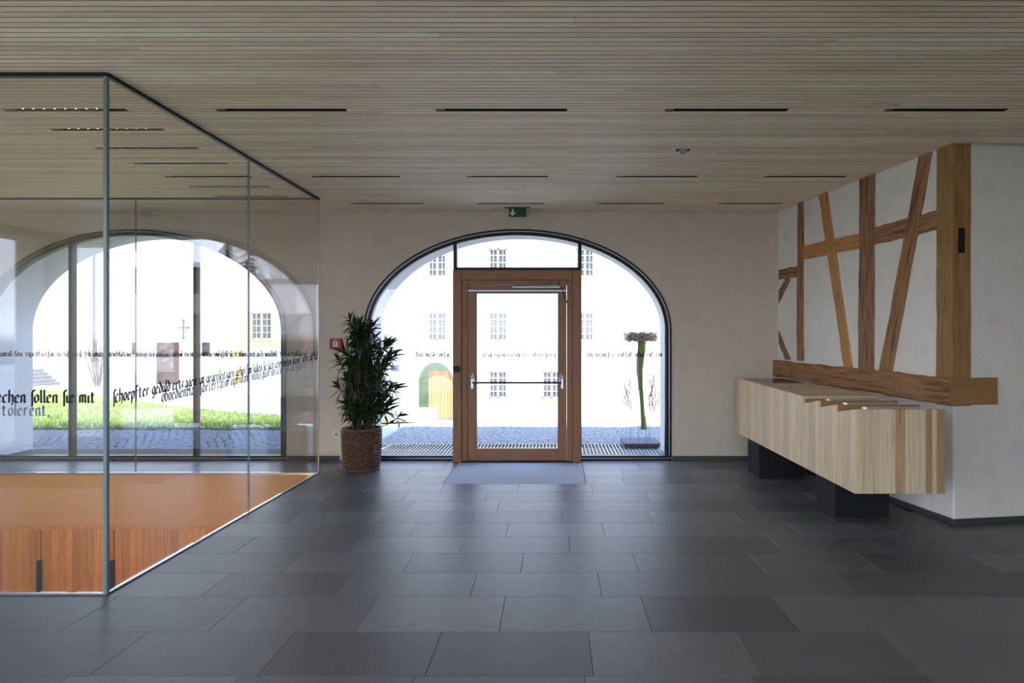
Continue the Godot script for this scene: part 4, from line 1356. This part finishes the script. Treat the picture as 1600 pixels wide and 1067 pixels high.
func make_small_things() -> void:
	# fire alarm call point
	var at := P(-2.60, 1.39, ZW)
	var fa := thing("fire_alarm", at, "small red fire alarm call point on the wall behind the plant", "fire alarm")
	put("housing", box_mesh(Vector3(-0.07, -0.065, 0), Vector3(0.07, 0.065, 0.04), 0.006), M.red, fa)
	put("glass_plate", box_mesh(Vector3(-0.03, -0.035, 0.04), Vector3(0.03, 0.03, 0.043), 0.001), M.white, fa)
	put("button", box_mesh(Vector3(-0.008, -0.008, 0.043), Vector3(0.008, 0.008, 0.046)), M.black, fa)
	put("name_strip", box_mesh(Vector3(-0.02, 0.042, 0.04), Vector3(0.02, 0.052, 0.042)), M.white, fa)
	fa.position.x = (526 - CX) / 130.8
	# socket
	var so := thing("wall_socket", P((526 - CX) / 130.8, 0.31, ZW), "white wall socket low beside the wicker basket", "socket")
	put("plate", box_mesh(Vector3(-0.042, -0.042, 0), Vector3(0.042, 0.042, 0.010), 0.003), M.white, so)
	var st := begin()
	var ring := []
	for k in 16: ring.append(Vector3(cos(TAU * k / 16) * 0.021, sin(TAU * k / 16) * 0.021, 0.0104))
	poly(st, ring, Vector3.BACK)
	put("insert", done(st), mat(Color(0.55, 0.55, 0.54), 0.5), so)
	# exit sign
	var d := 7.62
	var sc := F / d
	var ex := thing("exit_sign", P((808.5 - CX) / sc, EYE + (CY - 332) / sc, d), "green emergency exit sign with down arrow and running figure under the ceiling", "exit sign")
	put("panel", box_mesh(Vector3(-0.1, -0.052, -0.006), Vector3(0.1, 0.052, 0.006), 0.001), M.sign_green, ex)
	put("mounting_bar", box_mesh(Vector3(-0.15, 0.052, -0.012), Vector3(0.15, 0.066, 0.012), 0.002), M.dark_metal, ex)
	st = begin()
	var z := 0.0065
	var tri := func(pts: Array) -> void:
		var v := []
		for p in pts: v.append(Vector3(p[0], p[1], z))
		poly(st, v, Vector3.BACK)
	tri.call([[-0.064, 0.04], [-0.046, 0.04], [-0.046, -0.03], [-0.064, -0.03]])
	tri.call([[-0.088, 0.012], [-0.088, -0.008], [-0.055, -0.042], [-0.055, -0.022]])
	tri.call([[-0.022, 0.012], [-0.022, -0.008], [-0.055, -0.042], [-0.055, -0.022]])
	put("arrow", done(st), M.white_ink, ex)
	st = begin()
	tri.call([[0.012, 0.046], [0.082, 0.046], [0.082, -0.048], [0.012, -0.048]])
	put("doorway_symbol", done(st), M.white_ink, ex)
	st = begin()
	z = 0.0072
	var head := []
	for k in 10: head.append([0.036 + cos(TAU * k / 10) * 0.0075, 0.034 + sin(TAU * k / 10) * 0.0075])
	tri.call(head)
	tri.call([[0.033, 0.024], [0.047, 0.022], [0.056, -0.004], [0.044, -0.006]])
	tri.call([[0.034, 0.022], [0.012, 0.006], [0.016, 0.001], [0.040, 0.014]])
	tri.call([[0.046, 0.021], [0.062, 0.016], [0.072, 0.004], [0.067, 0.001], [0.058, 0.010]])
	tri.call([[0.044, -0.004], [0.052, -0.006], [0.034, -0.032], [0.028, -0.044], [0.022, -0.042], [0.030, -0.024]])
	tri.call([[0.048, -0.004], [0.056, -0.006], [0.076, -0.018], [0.074, -0.025], [0.054, -0.014]])
	put("running_figure", done(st), M.sign_green, ex)
	# ceiling detector
	var sd := thing("ceiling_sensor", P((1067 - CX) / (F / 5.3), CEIL, 5.3), "small grey conical sensor set in a dark notch of the slatted ceiling", "sensor")
	put("recess_plate", box_mesh(Vector3(-0.055, -0.003, -0.024), Vector3(0.055, 0.001, 0.024), 0.001), M.backing, sd)
	st = begin()
	var top := []
	var bot := []
	for k in 16:
		top.append(Vector3(cos(TAU * k / 16) * 0.036, -0.002, sin(TAU * k / 16) * 0.036))
		bot.append(Vector3(cos(TAU * k / 16) * 0.018, -0.030, sin(TAU * k / 16) * 0.018))
	for k in 16: poly(st, [top[k], top[(k + 1) % 16], bot[(k + 1) % 16], bot[k]], (top[k] + bot[(k + 1) % 16]) * Vector3(1, 0, 1))
	poly(st, bot, Vector3.DOWN)
	put("cone", done(st), mat(Color(0.6, 0.61, 0.61), 0.4), sd)

func make_sculpture() -> void:
	var X := 1.19
	var D := 9.10
	var g := ground(X, D)
	var o := thing("nest_sculpture", P(X, 0, D), "garden sculpture of a woven nest on a green moss column outside the window", "sculpture")
	put("base_slab", box_mesh(Vector3(-0.25, -0.004, -0.27), Vector3(0.25, 0.045, 0.27), 0.006), mat(Color(0.20, 0.21, 0.24), 0.7), o)
	var st := begin()
	for p in [[-0.13, -0.1], [0.14, -0.1], [-0.05, 0.14], [0.06, 0.12]]:
		tube(st, [Vector3(p[0], 0.04, p[1]), Vector3(p[0] * 0.9, 0.8, p[1] * 0.9), Vector3(p[0] * 1.1, 1.5, p[1])], 0.004, 0.004, 5)
	put("rods", done(st), M.steel, o)
	# moss column: thin waist, flared foot, broad head
	st = begin()
	st.set_smooth_group(0)
	var prof := [[0.20, 0.055, 0.045], [0.26, 0.050, 0.042], [0.40, 0.036, 0.030], [0.60, 0.033, 0.020], [0.80, 0.040, 0.005], [1.0, 0.052, -0.01], [1.15, 0.062, -0.005], [1.30, 0.068, 0.01], [1.42, 0.064, 0.015]]
	var n := 14
	for i in range(prof.size() - 1):
		for k in n:
			var q := func(a: int, b: int) -> Vector3:
				var an := TAU * b / n
				var rr: float = prof[a][1] * 0.82 * (1.0 + 0.12 * sin(an * 3 + a))
				return Vector3(prof[a][2] + cos(an) * rr, prof[a][0], sin(an) * rr)
			var pts := [q.call(i, k), q.call(i, k + 1), q.call(i + 1, k + 1), q.call(i + 1, k)]
			poly(st, pts, (pts[0] + pts[2]) / 2 - Vector3(prof[i][2], (pts[0].y + pts[2].y) / 2, 0))
	var cap := []
	for k in n: cap.append(Vector3(prof[0][2] + cos(TAU * k / n) * 0.055, 0.20, sin(TAU * k / n) * 0.055))
	poly(st, cap, Vector3.DOWN)
	put("moss_column", done(st), M.moss, o)
	st = begin()
	var r := RandomNumberGenerator.new()
	r.seed = 5
	for k in 130:
		var a0 := r.randf() * TAU
		var span := r.randf_range(0.6, 1.5)
		var rr := r.randf_range(0.12, 0.235)
		var y0 := 1.475 + r.randf_range(-0.05, 0.05)
		var path := []
		for q in 5:
			var a := a0 + span * q / 4.0
			path.append(Vector3(cos(a) * rr, y0 + 0.02 * sin(q * 1.3 + k), sin(a) * rr))
		tube(st, path, 0.008, 0.005, 5)
	var ft := []
	for k in 16: ft.append(Vector3(cos(TAU * k / 16) * 0.2, 1.44, sin(TAU * k / 16) * 0.2))
	poly(st, ft, Vector3.DOWN)
	put("nest", done(st), M.twig, o)
	st = begin()
	for k in 16:
		var side := 1.0 if k % 3 else -1.0
		var p := Vector3(side * r.randf_range(0.12, 0.22), r.randf_range(0.45, 0.75), r.randf_range(-0.1, 0.1))
		var path := [p]
		for q in 4:
			p += Vector3(r.randf_range(-0.06, 0.05), r.randf_range(0.0, 0.17), r.randf_range(-0.05, 0.05))
			path.append(p)
		tube(st, path, 0.009, 0.003, 4)
	tube(st, [Vector3(0.2, 1.48, 0), Vector3(0.225, 1.58, 0), Vector3(0.222, 1.68, 0)], 0.008, 0.003, 5)
	put("dry_twigs", done(st), M.pale_twig, o)
